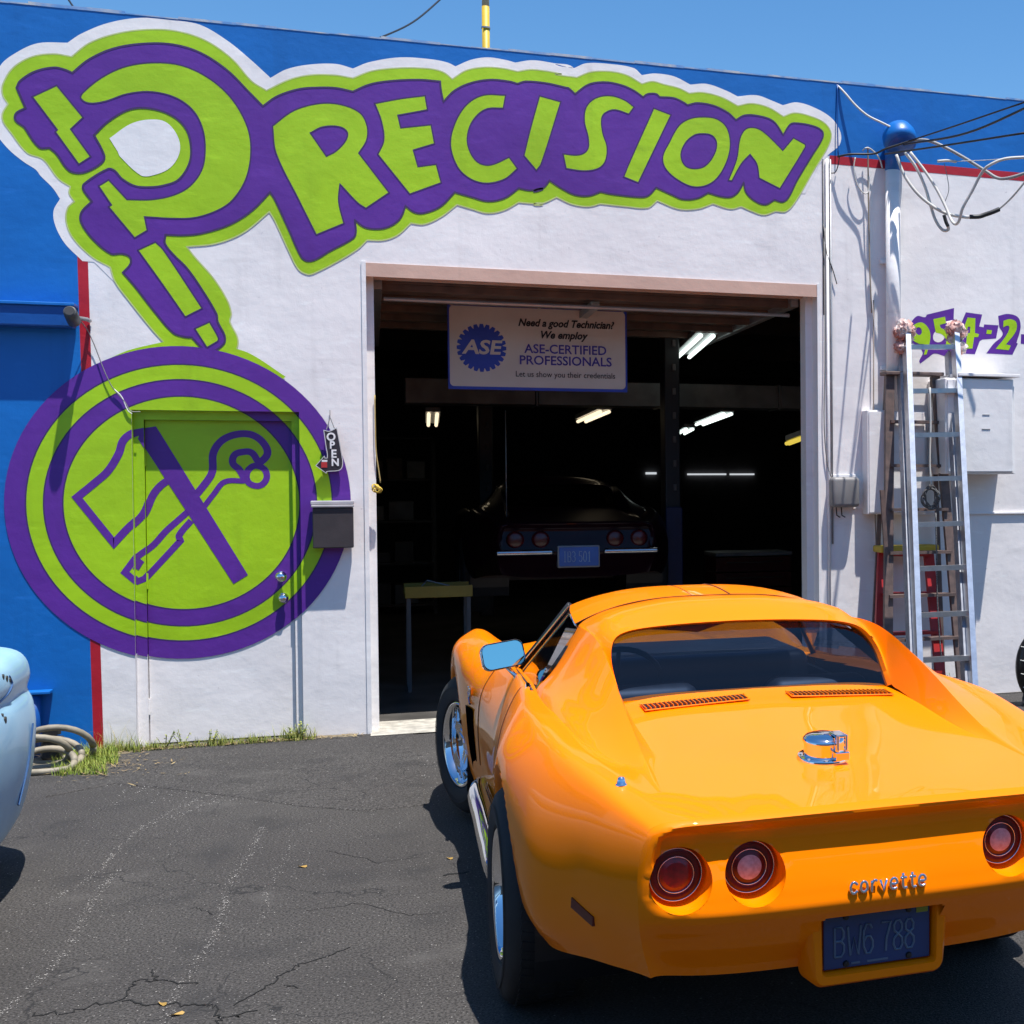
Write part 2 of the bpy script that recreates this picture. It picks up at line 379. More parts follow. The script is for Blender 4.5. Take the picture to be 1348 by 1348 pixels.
# ---- lettering
white = Z1('305 965c,240 900,205 835,198 780,222 735c,195 695,150 650,133 628,90 600,40 560,0 515,-28 470,-35 420,-30 350,0 245,60 195,140 160,250 158c,300 125,400 85,520 66,640 75,740 92,840 150,920 215,1000 288c')+\
    Z2('120 100,220 80,330 78,400 97c,470 70,600 50,730 58,800 72,833 88c,900 60,970 50,1050 62,1085 72c,1160 62,1250 75,1330 92')+\
    Z3('100 80,180 95c,230 75,330 78,430 95,465 125c,520 118,600 130,670 165c,740 162,820 190,870 215c,950 210,1020 235,1060 252c,1120 240,1200 265,1270 310,1305 370,1300 420,1260 455,1215 500c')+[(1060, 255, 'c'), (760, 235, 'c'), (560, 255, 'c'), (420, 320, 'c'), (350, 260, 'c'), (240, 300, 'c'), (250, 400, 'c'), (180, 400, 'c'), (124, 345, 'c')]
WH = wloop(white); paint('mural_white_border', [WH], MW, W-.006)
lime = Z1('608 1268c,560 1215,480 1115,425 1040,408 988c,340 950,270 880,245 820,250 770,275 745c,256 715,260 690c,215 660,160 590,100 565,40 490,12 450,10 420,30 385c,10 350,12 310,50 250,120 210,200 200,265 210c,330 160,430 125,540 110,650 115,760 150,860 220,930 300,985 335c')+\
    Z2('130 145,220 125,320 125,400 138c,480 108,600 95,720 98,780 112,820 142c,880 105,960 92,1040 98,1095 110c,1160 102,1280 120')+\
    Z3('100 122,190 135c,250 112,330 110,400 125,465 162c,510 152,560 165,620 180,665 202c,720 198,800 218,870 255c,930 245,1000 262,1063 300c,1110 285,1180 300,1240 330,1265 375,1250 430,1190 530,1120 650,1075 700,1030 700c,980 715,930 700,885 680c,840 690,765 668c,700 690,620 690,530 655c,490 685,400 680,290 668c,240 680,170 670,105 640c,50 665,10 670')+\
    Z2('1200 672,1100 662c,1040 695,970 708,900 690,840 672c,770 725,700 755,645 750c,590 800,530 822,460 822c,420 860,330 915,240 960,210 967,170 945,130 870,70 740,47 702c')+\
    Z1('900 860,800 900,690 912c,720 950,790 1030,840 1110,855 1160,850 1190,875 1240,880 1270,870 1305c,740 1300c')
LI = wloop(lime); paint('mural_lime_border', [LI], MG, W-.009)
purp = Z1('62 325c,75 300,130 265,200 250,240 258,268 270c,330 220,420 180,530 162,640 165,740 195,840 260,920 340,972 393c')+\
    Z2('80 215,170 185,250 178,330 180,400 195c,470 165,560 150,680 145,768 152c,772 190,782 238c,830 190,900 158,980 145,1060 152,1095 162c,1130 152,1220 160,1300 178')+\
    Z3('155 180,183 205c,240 165,310 155,380 168,430 190,470 218c,490 205,525 205,540 218c,600 222,640 240,658 252c,700 243,770 255,830 285,862 315c,900 295,960 298,1020 320,1062 378c,1090 335,1110 328,1180 338,1225 360,1228 390,1180 470,1120 570,1085 640,1060 660,1025 652c,985 672,940 655,905 620,895 578c,870 620,840 640,800 638,745 622c,700 645,640 650,590 630,525 600c,490 635,450 640,340 628,290 618c,240 635,180 630,120 600,75 570c,50 600,10 615')+\
    Z2('1200 605,1150 612,1100 603c,1040 645,970 658,900 640,830 620c,770 680,700 708,660 705,622 678c,600 730,560 762,510 775,450 768,408 738c,412 790,400 815,300 870,240 905,205 910,180 890,130 780,70 650,50 620c')+\
    Z1('930 780,850 830,750 862,680 870,612 868c,610 900,640 940,690 990,740 1060,800 1160,805 1190,830 1240,828 1270,790 1298,765 1298,745 1285,710 1248c,680 1245,640 1230,570 1150,500 1060,455 1008c,483 975,480 950,450 938,410 938,340 880,300 820,302 785,340 745c,308 700,312 680,400 625,425 632,450 660,500 688,560 692,610 685,660 665,698 610,707 550,690 480,640 430,560 402,480 405,400 450,348 500c,380 560,385 590,355 618,300 640,255 630,210 570,185 548c,145 545,90 470c,58 445,60 420,95 400c')
PU = wloop(purp); paint('mural_purple_backing', [PU], MP, W-.012)
def edge(lp, name='paint_edge', wd=.012, y=W-.0165, m=None):
    v, f = ribbon(lp, wd, thin(y)); return to_shop(mesh_obj(name, v, f, m or MPD))
edge(PU); edge(LI, m=ML, wd=.008, y=W-.011)
letters = dict(
 P=[Z1('300 365,305 345,380 285,470 245,580 232,680 245,780 295,860 370,915 470,928 560,910 660,860 740,800 780,720 805,640 808,535 802c,545 852c,498 880c,402 765c,412 758c,365 688c,402 665c,470 738c,560 738,640 722,700 690,745 630,758 560,750 480,715 410,650 362,560 340,470 348,390 375,330 382')],
 R=[Z2('60 340c,150 275,260 245,350 250,430 285,460 340,458 400,425 455c,553 622c,455 688c,420 665,345 585c,340 660,362 752c,245 800c,170 650,75 455'), Z2('220 370c,270 345,340 343,375 365,370 400,330 445,288 468c')],
 E=[Z2('492 245c,600 225,705 212c,715 272c,590 295c,602 348c,730 335c,745 415c,655 442c,675 512c,752 502c,773 580c,640 628c,505 460c,530 400,520 320')],
 C=[Z2('1045 210c,1035 265c,960 270,905 320,883 390,895 450,930 495,980 505,1060 472c,1095 520c,1040 565,960 582,890 560,840 510,812 420,830 330,880 250,950 210')],
 I=[Z2('1188 213c,1278 238c,1195 500,1175 528c,1122 465c,1150 350')],
 S=[Z3('432 260c,410 290c,350 272,310 285,295 310,300 370,318 430,310 490,280 520,220 530,145 520c,132 458c,200 462,235 440,238 390,222 320,230 260,270 222,330 212,390 230')],
 J=[Z3('515 265c,588 293c,450 580c,388 555c,410 500')],
 O=[Z3('710 302,780 310,825 350,838 430,810 520,760 580,690 598,620 570,565 520,553 470,580 410,620 340,660 312'), Z3('715 373,760 380,780 410,770 460,730 510,680 520,645 505,630 460,650 410,685 380')],
 N=[Z3('880 390,905 352,945 348,985 370,1060 443c,1105 390c,1155 418c,1155 430,1048 605c,960 560c,950 500,922 460c,885 500,845 572c,830 570c,865 480')])
for ch, lps in letters.items():
    L_ = [wloop(l) for l in lps]; paint('mural_letter', L_, MG, W-.0145)
    for l in L_: edge(l, 'letter_edge', .009)
for s in ('120 358c,210 316c,308 435c,262 478c,336 580c,292 608c,205 488c,212 480c', '510 925c,575 895c,605 925,748 1140c,685 1172c,600 1050', '720 1215c,775 1190c,808 1250,805 1262c,765 1285c'):
    l = wloop(Z1(s)); paint('mural_highlight', [l], MG, W-.0145); edge(l, 'letter_edge', .009)
l = wloop(Z1('405 512c,480 460,545 443,610 450,655 500,665 560,630 620,560 650,520 648,445 580,435 560c')); paint('mural_letter_eye', [l], MWF, W-.0145)
# ---- round emblem, painted across wall, door frame and door
EC = Vector((-1.106, 1.541)); ER = .983
def circ(r, n=96, c=EC): return [Vector((c.x+r*math.cos(2*math.pi*i/n), c.y+r*1.012*math.sin(2*math.pi*i/n))) for i in range(n)]
def split_door(v, f, name, m, dy=0):
    bm = bmesh.new(); vv = [bm.verts.new(p) for p in v]
    for q in f:
        try: bm.faces.new([vv[i] for i in q])
        except ValueError: pass
    for x in (DX0, DX1, SX0, SX1): bmesh.ops.bisect_plane(bm, geom=bm.verts[:]+bm.edges[:]+bm.faces[:], plane_co=(x, 0, 0), plane_no=(1, 0, 0))
    for z in (DZ, SZ): bmesh.ops.bisect_plane(bm, geom=bm.verts[:]+bm.edges[:]+bm.faces[:], plane_co=(0, 0, z), plane_no=(0, 0, 1))
    G_ = {0: Msh(), 1: Msh(), 2: Msh(), 3: Msh(), 4: Msh()}
    for q in bm.faces:
        c = q.calc_center_median(); k = 0
        if DX0 < c.x < DX1 and c.z < DZ: k = 2 if (SX0 < c.x < SX1 and c.z < SZ) else 1
        o = {0: 0, 1: FY-W, 2: DY-W}[k]
        if k == 1: k = 3 if c.x < SX0 and c.z < SZ else 4 if c.x > SX1 and c.z < SZ else 1
        G_[k].add([(p.co.x, p.co.y+o, p.co.z) for p in q.verts], [tuple(range(len(q.verts)))])
    bm.free(); r = []
    for k in range(5):
        if G_[k].f: r.append((k, G_[k]))
    return r
EMB = {0: shop}
frame = Msh(); fw = .06
frame.box((DX0+.001, FY, 0), (SX0-.004, W+.16, DZ-.001)); frame.box((SX1+.004, FY, 0), (DX1-.001, W+.16, DZ-.001)); frame.box((SX0-.004, FY, SZ+.004), (SX1+.004, W+.16, DZ-.001))
def ring_mat():
    m, t, b = node_mat('emblem_ring_paint'); b.inputs['Roughness'].default_value = .45
    tc = t.nodes.new('ShaderNodeTexCoord'); s = t.nodes.new('ShaderNodeSeparateXYZ'); t.links.new(tc.outputs['Object'], s.inputs[0])
    cb = t.nodes.new('ShaderNodeCombineXYZ')
    for i, c in ((0, EC.x), (2, EC.y)):
        a = t.nodes.new('ShaderNodeMath'); a.operation = 'SUBTRACT'; a.inputs[1].default_value = c; t.links.new(s.outputs[i], a.inputs[0]); t.links.new(a.outputs[0], cb.inputs[i])
    ln = t.nodes.new('ShaderNodeVectorMath'); ln.operation = 'LENGTH'; t.links.new(cb.outputs[0], ln.inputs[0])
    cr = t.nodes.new('ShaderNodeValToRGB'); cr.color_ramp.interpolation = 'CONSTANT'; e = cr.color_ramp.elements
    dv = t.nodes.new('ShaderNodeMath'); dv.operation = 'DIVIDE'; dv.inputs[1].default_value = 2; t.links.new(ln.outputs['Value'], dv.inputs[0]); t.links.new(dv.outputs[0], cr.inputs[0])
    g = (.36, .60, .002, 1); p = (.105, .018, .285, 1); wh = (.83, .79, .775, 1)
    e[0].color = g; e[1].position = ER*.683/2; e[1].color = p
    for q, c in ((.788, g), (.885, p), (1.0, wh)): z = e.new(ER*q/2); z.color = c
    t.links.new(cr.outputs[0], b.inputs['Base Color']); bump(t, b, 24, .3, .006); return m
MRING = ring_mat()
fo = to_shop(frame.make('door_frame', MRING)); EMB[1] = fo
# reveal of the doorway, painted with the same rings
rv = Msh(); e_ = .0015
rv.add([(DX0+e_, W-.001, 0), (DX0+e_, FY, 0), (DX0+e_, FY, DZ-e_), (DX0+e_, W-.001, DZ-e_)], [(0, 1, 2, 3)])
rv.add([(DX1-e_, W-.001, 0), (DX1-e_, FY, 0), (DX1-e_, FY, DZ-e_), (DX1-e_, W-.001, DZ-e_)], [(0, 3, 2, 1)])
rv.add([(DX0+e_, W-.001, DZ-e_), (DX0+e_, FY, DZ-e_), (DX1-e_, FY, DZ-e_), (DX1-e_, W-.001, DZ-e_)], [(0, 1, 2, 3)])
to_shop(rv.make('door_reveal', MRING))
dl = Msh().rbox((SX0, DY, .012), (SX1, DY+.045, SZ), .003); door = to_shop(dl.make('entrance_door', MW, label='flat steel entrance door painted lime, purple and white with the round emblem')); EMB[2] = door
def emb(v, f, name, m):
    for k, g in split_door(v, f, name, m):
        o = g.make(name, m); par = EMB[k if k < 3 else 1]; o.parent = par
        o.matrix_parent_inverse = Matrix.Translation(-shop.location) if k == 0 else Matrix.Identity(4)
y = thin(W-.0185)
for r0, r1, m in ((1.0, .885, MP), (.885, .788, MG), (.788, .683, MP)):
    N = 96; a = circ(ER*r0, N); b = circ(ER*r1, N)
    v = [Vector((p.x, y, p.y)) for p in a+b]; f = [((i+1) % N, i, i+N, (i+1) % N+N) for i in range(N)]
    emb(v, [q[::-1] if (v[q[1]]-v[q[0]]).cross(v[q[2]]-v[q[0]]).y > 0 else q for q in f], 'emblem_ring', m)
v, f = fill([circ(ER*.683)], y); emb(v, f, 'emblem_disc', MG)
for r in (.885, .788, .683):
    v, f = ribbon(circ(ER*r), .008, y-.0006); emb(v, f, 'paint_edge', MPD)
# green crescents above the emblem
paint('mural_lime_crescent', [wloop([(142, 473, 'c'), (170, 461), (216, 450, 'c'), (240, 456, 'c'), (200, 463), (145, 480, 'c')])], MG, W-.0165)
paint('mural_lime_crescent', [wloop([(300, 456, 'c'), (330, 466), (376, 496, 'c'), (371, 500, 'c'), (330, 480), (290, 466, 'c')])], MG, W-.0165)
bar = wloop(Z4('505 385c,522 345c,568 338c,590 372,912 893c,858 926c,705 690'), 3)
y2 = y-.0010
def est(s, wd, closed=False):
    v, f = ribbon(to_wall(crom(Z4(s), 6, closed)), wd*1.5, y2-.0006*random.random(), closed); emb(v, f, 'emblem_line_art', MP)
v, f = fill([bar], y2-.0009); emb(v, f, 'emblem_handle', MP)
est('525 358c,485 368,455 395,440 440,400 505,350 550,285 603c,422 772c,470 720,525 665,560 590,600 548,650 528c', .030)
est('720 592c,768 530,780 500,782 440,810 395,860 370,920 368,965 395,985 440,950 480c', .030)
est('905 545c,880 500,855 475,862 445,890 434,925 436,950 470c', .028)
est('745 642c,785 590,825 545,900 542c', .022)
est('945 485,975 500,982 530,965 555,940 560,912 545,908 512,925 490', .026, True)
est('690 655c,650 690,605 730,560 780,505 822c,462 880c,505 915c,530 905c,600 830,660 765c,655 745,700 690c', .026)
est('500 870c,515 845,522 838c', .02)
# hinges, knob, deadbolt
for z in (1.83, 1.05, .25):
    h = Msh().tube([(SX0-.002, DY-.006, z-.05), (SX0-.002, DY-.006, z+.05)], .008, 8); o = h.make('hinge', MG if z > .6 else MWF); o.parent = door; o.matrix_parent_inverse = Matrix.Identity(4)
for px, r in (((370, 759), .030), ((373, 787), .028)):
    q = P(*px, DY); hm = Msh().lathe([(0, -.062), (r*.75, -.060), (r, -.048), (r*.95, -.034), (r*.5, -.026), (r*.5, -.008), (r*1.15, -.006), (r*1.2, 0)], 24, Matrix.Translation((q.x, DY, q.z)))
    o = hm.make('door_knob' if r > .029 else 'deadbolt', MCH, smooth=True); o.parent = door
for o in list(door.children)+list(fo.children): o.matrix_parent_inverse = Matrix.Identity(4)
# ---- phone number on the right
num = to_wall
MPN = MP
purples = ['540 180c,590 122,640 128,652 112c,818 72c,815 140c,862 165c,890 98c,990 112c,972 185c,998 190c,1002 172c,1090 178c,1075 258c,990 265c,975 275c,945 355c,860 350c,820 345,780 370,700 350,660 375,610 412c,605 395,625 340,570 290,540 270',
 '1088 120c,1150 108,1210 130,1225 190,1200 285c,1208 290c,1175 358c,1015 350c,1060 290,1115 235,1095 190c', '1228 232c,1310 238c,1300 300c,1226 290c']
for s in purples: l = wloop(Z5(s)); paint('number_backing', [l], MP, W-.004)
paint('number_counter', [wloop(Z5('705 215,750 222,757 258,722 282,690 262'))], MWF, W-.0065)
greens = [['550 210,580 170,625 162,665 205,672 260,650 355c,632 360c,640 300,600 290,560 262', '580 205,600 190,618 205,615 232,595 235'],
 ['690 140c,762 125c,768 165c,730 175c,738 195,795 215,808 265,790 318c,760 312c,770 270,745 235,705 222c'],
 ['900 130c,948 135c,945 225c,970 232c,965 250c,940 250c,930 320c,890 320c,895 245c,862 235c', '903 185c,917 188c,914 226c,890 225c'],
 ['1018 205c,1050 208c,1045 232c,1015 230c'], ['1120 150c,1160 140,1198 160,1195 215,1135 295c,1165 302c,1152 330c,1072 322c,1130 250,1155 200,1148 180,1118 190c']]
for g in greens: paint('number_digit', [wloop(Z5(s)) for s in g], MG, W-.009)
# ---- bay opening: lintel, jambs
lt = Msh().box((GX0+.012, W+.02, GZ-.012), (GX1-.012, W+.19, GZ-.003)); to_shop(lt.make('lintel_soffit', MTAN))
lf = Msh().box((GX0+.05, W+.18, GZ-.07), (GX1-.06, W+.25, GZ-.012)); to_shop(lf.make('door_head_frame', MTAN))
for x0, x1 in ((GX0+.001, GX0+.055), (GX1-.06, GX1-.001)):
    j = Msh().box((x0, W+.12, 0), (x1, W+.25, GZ-.0125)); to_shop(j.make('door_jamb', MWF))
for x0, x1 in ((GX0-.02, GX0+.008), (GX1-.008, GX1+.012)):
    j = Msh().box((x0, W-.010, 0), (x1, W+.12, GZ+.012)); to_shop(j.make('corner_trim', MWF))
j = Msh().box((GX0+.009, W-.006, GZ-.085), (GX1-.009, W+.019, GZ+.004)); to_shop(j.make('head_trim', MTAN))
wt = P(1090, 500).x
# flat pilaster strip and vertical conduits at the right of the bay
def tube_w(name, pts, r, m, par=None, n=8, **k):
    o = Msh().tube(pts, r, n).make(name, m, smooth=True, **k)
    if par: to_shop(o) if par is shop else setattr(o, 'parent', par)
    return o
cx = P(1089, 400).x
for dx, r, z0 in ((0, .011, .0), (.028, .007, 1.2), (-.03, .004, 2.9)):
    tube_w('wall_conduit', [(cx+dx, W-r-.002, z0), (cx+dx, W-r-.002, 4.05)], r, MWF if r > .008 else MWIRE if r < .005 else MGAL, None,
        label={.011: 'white conduit running down the wall beside the bay opening', .007: 'thin grey conduit just right of the white one beside the bay', .004: 'black wire pinned to the wall above the bay corner'}[r], cat='conduit')
# interior of the shop
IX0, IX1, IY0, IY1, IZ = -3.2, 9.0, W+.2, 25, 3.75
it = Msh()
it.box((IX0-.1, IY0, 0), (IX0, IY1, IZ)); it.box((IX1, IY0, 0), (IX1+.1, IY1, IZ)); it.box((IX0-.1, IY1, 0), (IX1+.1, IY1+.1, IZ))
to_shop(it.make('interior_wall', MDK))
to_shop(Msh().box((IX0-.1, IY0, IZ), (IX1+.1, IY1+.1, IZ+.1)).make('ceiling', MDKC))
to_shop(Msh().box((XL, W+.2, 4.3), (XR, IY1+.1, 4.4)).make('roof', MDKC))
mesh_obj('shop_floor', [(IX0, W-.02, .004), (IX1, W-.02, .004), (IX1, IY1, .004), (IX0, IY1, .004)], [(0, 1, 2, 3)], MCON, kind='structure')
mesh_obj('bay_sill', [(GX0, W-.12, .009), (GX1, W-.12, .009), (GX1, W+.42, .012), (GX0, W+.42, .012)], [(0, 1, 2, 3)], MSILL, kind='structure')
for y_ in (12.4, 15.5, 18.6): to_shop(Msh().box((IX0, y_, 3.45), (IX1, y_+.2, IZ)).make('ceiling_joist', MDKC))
# duct across the shop
a = P(533, 497, 13.2); b = P(533, 530, 13.2)
d = empty('air_duct', (2.5, 13.2, a.z), label='grey sheet metal duct spanning the dim shop below the banner', cat='duct')
MDUCT = mat('dusty_sheet_metal', (.20, .20, .20), .5, .3, c2=(.11, .11, .11), scale=3)
def ch(o, p): o.parent = p; o.matrix_parent_inverse = Matrix.Translation(-p.location); return o
x = a.x
while x < 7:
    ch(Msh().rbox((x, 13.2, b.z), (x+1.18, 13.6, a.z), .006).make('duct_section', MDUCT), d)
    ch(Msh().rbox((x+1.185, 13.19, b.z-.01), (x+1.205, 13.61, a.z+.01), .003).make('duct_flange', MDUCT), d); x += 1.21
# raised roll-up door: sections hanging under the ceiling
rd = empty('overhead_door', (1.55, W+1.5, 3.02), label='dark overhead door rolled up flat under the shop ceiling', cat='garage door')
MRD = mat('brown_door_steel', (.16, .10, .075), .5, c2=(.09, .06, .05), scale=6)
for i in range(5):
    y0 = W+.35+i*.56
    ch(Msh().rbox((.08, y0, 3.04), (3.0, y0+.54, 3.08), .005).make('door_section', MRD), rd)
    ch(Msh().rbox((.08, y0, 2.99), (3.0, y0+.035, 3.04), .004).make('stiffening_rib', MRD), rd)
for x in (.06, 3.03):
    ch(Msh().rbox((x-.03, W+.28, 2.99), (x+.03, W+4.2, 3.06), .004).make('track', MGAL), rd)
    ch(Msh().rbox((x-.03+(.12 if x > 1 else -.12), W+.27, 0), (x+.03+(.12 if x > 1 else -.12), W+.31, 2.95), .004).make('track', MGAL), rd)
ch(Msh().rbox((1.52, W+.4, 2.93), (1.58, W+3, 2.985), .004).make('strut', mat('galvanised_strut', (.36, .34, .32), .5, .4)), rd)
ch(Msh().tube([(.1, W+.33, 2.93), (3.0, W+.33, 2.93)], .014).make('torsion_shaft', MGAL), rd)
# banner
BY = W+1.0
p0 = P(590, 512, BY); p1 = P(825, 405, BY)
bn = empty('hanging_banner', ((p0.x+p1.x)/2, BY, p0.z), label='white and blue banner advertising certified professionals hung inside the bay', cat='banner')
MBNW = mat('banner_white', (.56, .47, .40), .5, c2=(.50, .41, .35), scale=3); MBNB = mat('banner_blue', (.015, .04, .35), .5); MBNK = mat('banner_black_ink', (.012, .01, .015), .6); MBNV = mat('banner_violet_ink', (.05, .03, .28), .6)
def rrect(x0, z0, x1, z1, r, n=5):
    o = []
    for cx_, cz_, a0 in ((x1-r, z0+r, -90), (x1-r, z1-r, 0), (x0+r, z1-r, 90), (x0+r, z0+r, 180)):
        for k in range(n+1): a_ = math.radians(a0+90*k/n); o.append(Vector((cx_+r*math.cos(a_), cz_+r*math.sin(a_))))
    return o
def sheet(name, loops, y, m, par): v, f = fill(loops, y); return ch(mesh_obj(name, v, f, m), par)
ch(Msh().rbox((p0.x, BY, p0.z), (p1.x, BY+.012, p1.z), .003).make('banner_sheet', MBNB), bn)
q0 = P(592.5, 508, BY); q1 = P(822.5, 411, BY); sheet('banner_panel', [rrect(q0.x, q0.z, q1.x, q1.z, .03)], BY-.002, MBNW, bn)
for ex in (p0.x+.03, (p0.x+p1.x)/2, p1.x-.03):
    ch(Msh().lathe([(.006, -.003), (.014, -.003), (.014, 0)], 16, Matrix.Translation((ex, BY, p1.z-.025))).make('eyelet', MGAL), bn)
    ch(Msh().tube([(ex, BY-.003, p1.z-.025), (ex+.01, BY+.01, 3.0)], .003, 6).make('hanging_cord', MROPE), bn)
gc = P(634, 458, BY); gr = []
for i in range(72):
    r = .178 if i % 3 else .155; 
    a_ = 2*math.pi*i/72; gr.append(Vector((gc.x+r*math.cos(a_), gc.z+r*math.sin(a_))))
gr = []
for i in range(24):
    for da, r in ((-.5, .152), (-.27, .180), (.27, .180), (.5, .152)):
        a_ = 2*math.pi*(i+da*.98)/24; gr.append(Vector((gc.x+r*math.cos(a_), gc.z+r*math.sin(a_))))
sheet('gear_logo', [gr], BY-.004, MBNB, bn)
def tx(t, px, py, size, m, **k):
    q = P(px, py, BY); o = text_obj('banner_text', t, m, None, (q.x, BY-.0055, q.z), size, **k); return ch(o, bn)
tx('ASE', 634, 458, .145, MBNW, sx=1.15, shear=.15, bold=.004)
tx('Need a good Technician?', 745, 427, .078, MBNK, shear=.28, bold=.0025, sx=.90)
tx('We employ', 741, 442, .078, MBNK, shear=.28, bold=.0025, sx=.95)
tx('ASE-CERTIFIED', 745, 461, .096, MBNV, bold=.0015, sx=.98)
tx('PROFESSIONALS', 745, 476, .096, MBNV, bold=.0015, sx=1.0)
tx('Let us show you their credentials', 745, 494, .062, MBNK, sx=.90)
# fluorescent fixtures, lit
MTUBE = mat('lit_tube', (.8, .8, .8), .5, em=(.85, 1, .92), es=1.3); MTUBW = mat('lit_warm_tube', (.8, .8, .7), .5, em=(1, .82, .55), es=.9)
def fixture(a, b, m, label, wd=.16):
    a = Vector(a); b = Vector(b); t = empty('fluorescent_fixture', tuple(a.lerp(b, .5)), label=label, cat='ceiling light', group='fluorescent lights in the shop')
    s = Vector((1, 0, 0))
    ch(Msh().beam(a+Vector((0, 0, .05)), b+Vector((0, 0, .05)), wd, .05, s).make('housing', MGAL), t)
    for k in (-.28, .28): ch(Msh().tube([a+s*wd*k, b+s*wd*k], .019, 8).make('tube', m), t)
fixture(P(900, 470, 13.0), P(931, 442, 11.6), MTUBE, 'long bright white light nearest the top right of the bay', .2)
fixture(P(766, 555, 15.5), P(796, 542, 14.0), MTUBW, 'short warm light below the duct near the middle')
fixture(P(921, 559, 17), P(958, 545, 15), MTUBE, 'slanting white light below the duct on the right')
fixture(P(569, 560, 17), P(570, 545, 15.8), MTUBW, 'small warm light seen end on at the left')
fixture(P(897, 571, 19), P(908, 565, 18), MTUBE, 'tiny white light beside the lift post')
fixture(P(1037, 584, 12.5), P(1056, 577, 12.2), mat('lit_yellow_tube', (.8, .7, .2), .5, em=(1, .75, .1), es=.5), 'small yellow light at the right edge of the bay', .05)
# far windows slit, lit by daylight behind
MSLIT = mat('daylight_slit', (.8, .8, .8), .5, em=(.8, .85, .9), es=.5)
for x0, x1 in ((906, 957), (962, 994)):
    a = P(x0, 624, 24.9); b = P(x1, 626, 24.9); to_shop(Msh().box((a.x, 24.95, a.z-.02), (b.x, 24.99, a.z+.01)).make('window_slit', MSLIT))
a = P(851, 623, 24.9); to_shop(Msh().box((a.x, 24.95, a.z-.02), (a.x+.2, 24.99, a.z+.02)).make('window_slit', MSLIT))
# lift posts
for px, lab, yy in ((886, 'tall two-post lift column standing right of the dark car', 12.2), (640, 'lift column hidden in shadow left of the dark car', 14.5)):
    b = P(px, 640, yy); t = empty('lift_post', (b.x, yy, 0), label=lab, cat='car lift')
    ch(Msh().rbox((b.x-.07, yy, .3), (b.x+.07, yy+.22, 3.2), .01).make('post', mat('lift_dark_paint', (.006, .007, .012), .5)), t)
    ch(Msh().rbox((b.x-.28, yy-.15, .004), (b.x+.28, yy+.4, .03), .004).make('base_plate', MDK), t)
    ch(Msh().rbox((b.x-.08, yy-.06, .55), (b.x+.075, yy-.003, 1.45), .01).make('carriage', mat('lift_blue_carriage', (.01, .014, .07), .5)), t)
    for k in range(7):
        ch(Msh().rbox((b.x+.0, yy-.02, 1.6+k*.22), (b.x+.03, yy-.004, 1.66+k*.22), .004).make('latch', MDK), t)
    if px == 886: ch(Msh().beam((b.x-.05, yy-.1, .62), (1.95, yy-.1, .58), .1, .08, Vector((0, 1, 0))).make('arm', mat('lift_arm_paint', (.10, .02, .02), .5)), t)
# yellow bench tray
a = P(533, 788, 11.3); b = P(622, 770, 11.3)
t = empty('parts_tray', (a.x, 11.3, 0), label='dim yellow parts cart just inside the bay at the left', cat='cart')
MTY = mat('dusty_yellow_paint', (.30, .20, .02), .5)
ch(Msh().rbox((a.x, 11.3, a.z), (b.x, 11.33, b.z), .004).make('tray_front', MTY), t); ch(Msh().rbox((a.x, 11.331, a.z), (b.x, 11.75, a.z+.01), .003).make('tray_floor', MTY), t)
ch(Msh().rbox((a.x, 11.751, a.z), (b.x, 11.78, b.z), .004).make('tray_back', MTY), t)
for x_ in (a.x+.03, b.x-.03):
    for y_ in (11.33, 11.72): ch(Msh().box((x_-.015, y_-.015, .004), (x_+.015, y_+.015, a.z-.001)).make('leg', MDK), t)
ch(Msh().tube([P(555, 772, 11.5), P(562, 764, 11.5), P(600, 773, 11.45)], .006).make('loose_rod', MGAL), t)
# engine hoist shapes, workbench and shelving in the dark
def box_thing(name, label, cat, x0, x1, y0, y1, z0, z1, m, shelves=0):
    t = empty(name, ((x0+x1)/2, y0, z0), label=label, cat=cat)
    if shelves:
        for k in range(shelves+1):
            z = z0+.1+(z1-z0-.12)*k/shelves; ch(Msh().rbox((x0, y0, z), (x1, y1, z+.03), .004).make('shelf', m), t)
        for x in (x0, x1-.04):
            for y_ in (y0-.041, y1+.001): ch(Msh().box((x, y_, z0), (x+.04, y_+.04, z1)).make('upright', m), t)
        for k in range(shelves):
            z = z0+.1+(z1-z0-.12)*k/shelves+.031; x = x0+.1
            while x < x1-.35:
                w_ = random.uniform(.15, .32); ch(Msh().rbox((x, y0+.05, z), (x+w_, y1-.05, z+random.uniform(.12, .3)), .01).make('stored_box', random.choice([MDK, MBRN, MDUCT])), t); x += w_+.05
    return t
box_thing('storage_rack', 'dark shelving rack with boxes against the left wall of the shop', 'shelving', -2.2, .8, 18.5, 19.0, .004, 2.3, MDK, 4)
box_thing('storage_rack', 'dark shelving rack with boxes at the right side of the shop', 'shelving', 6.6, 8.6, 17.5, 18.0, .004, 2.0, MDK, 3)
tb = empty('tool_chest', (3.6, 13.6, 0), label='dark tool chest on castors right of the lift post', cat='tool chest')
for k in range(5): ch(Msh().rbox((3.3, 13.4, .12+k*.16), (4.1, 13.9, .27+k*.16), .008).make('drawer', mat('dark_red_enamel', (.05, .008, .008), .3)), tb); ch(Msh().tube([(3.4, 13.38, .22+k*.16), (4.0, 13.38, .22+k*.16)], .008).make('drawer_handle', MCH), tb)
ch(Msh().rbox((3.29, 13.39, .921), (4.11, 13.91, .96), .006).make('chest_top', MDUCT), tb)
for x_ in (3.36, 4.04): ch(Msh().lathe([(0, -.02), (.05, -.02), (.05, .02), (0, .02)], 16, Matrix.Translation((x_, 13.5, .056)) @ Matrix.Rotation(math.pi/2, 4, 'Z')).make('castor', MRUB), tb)

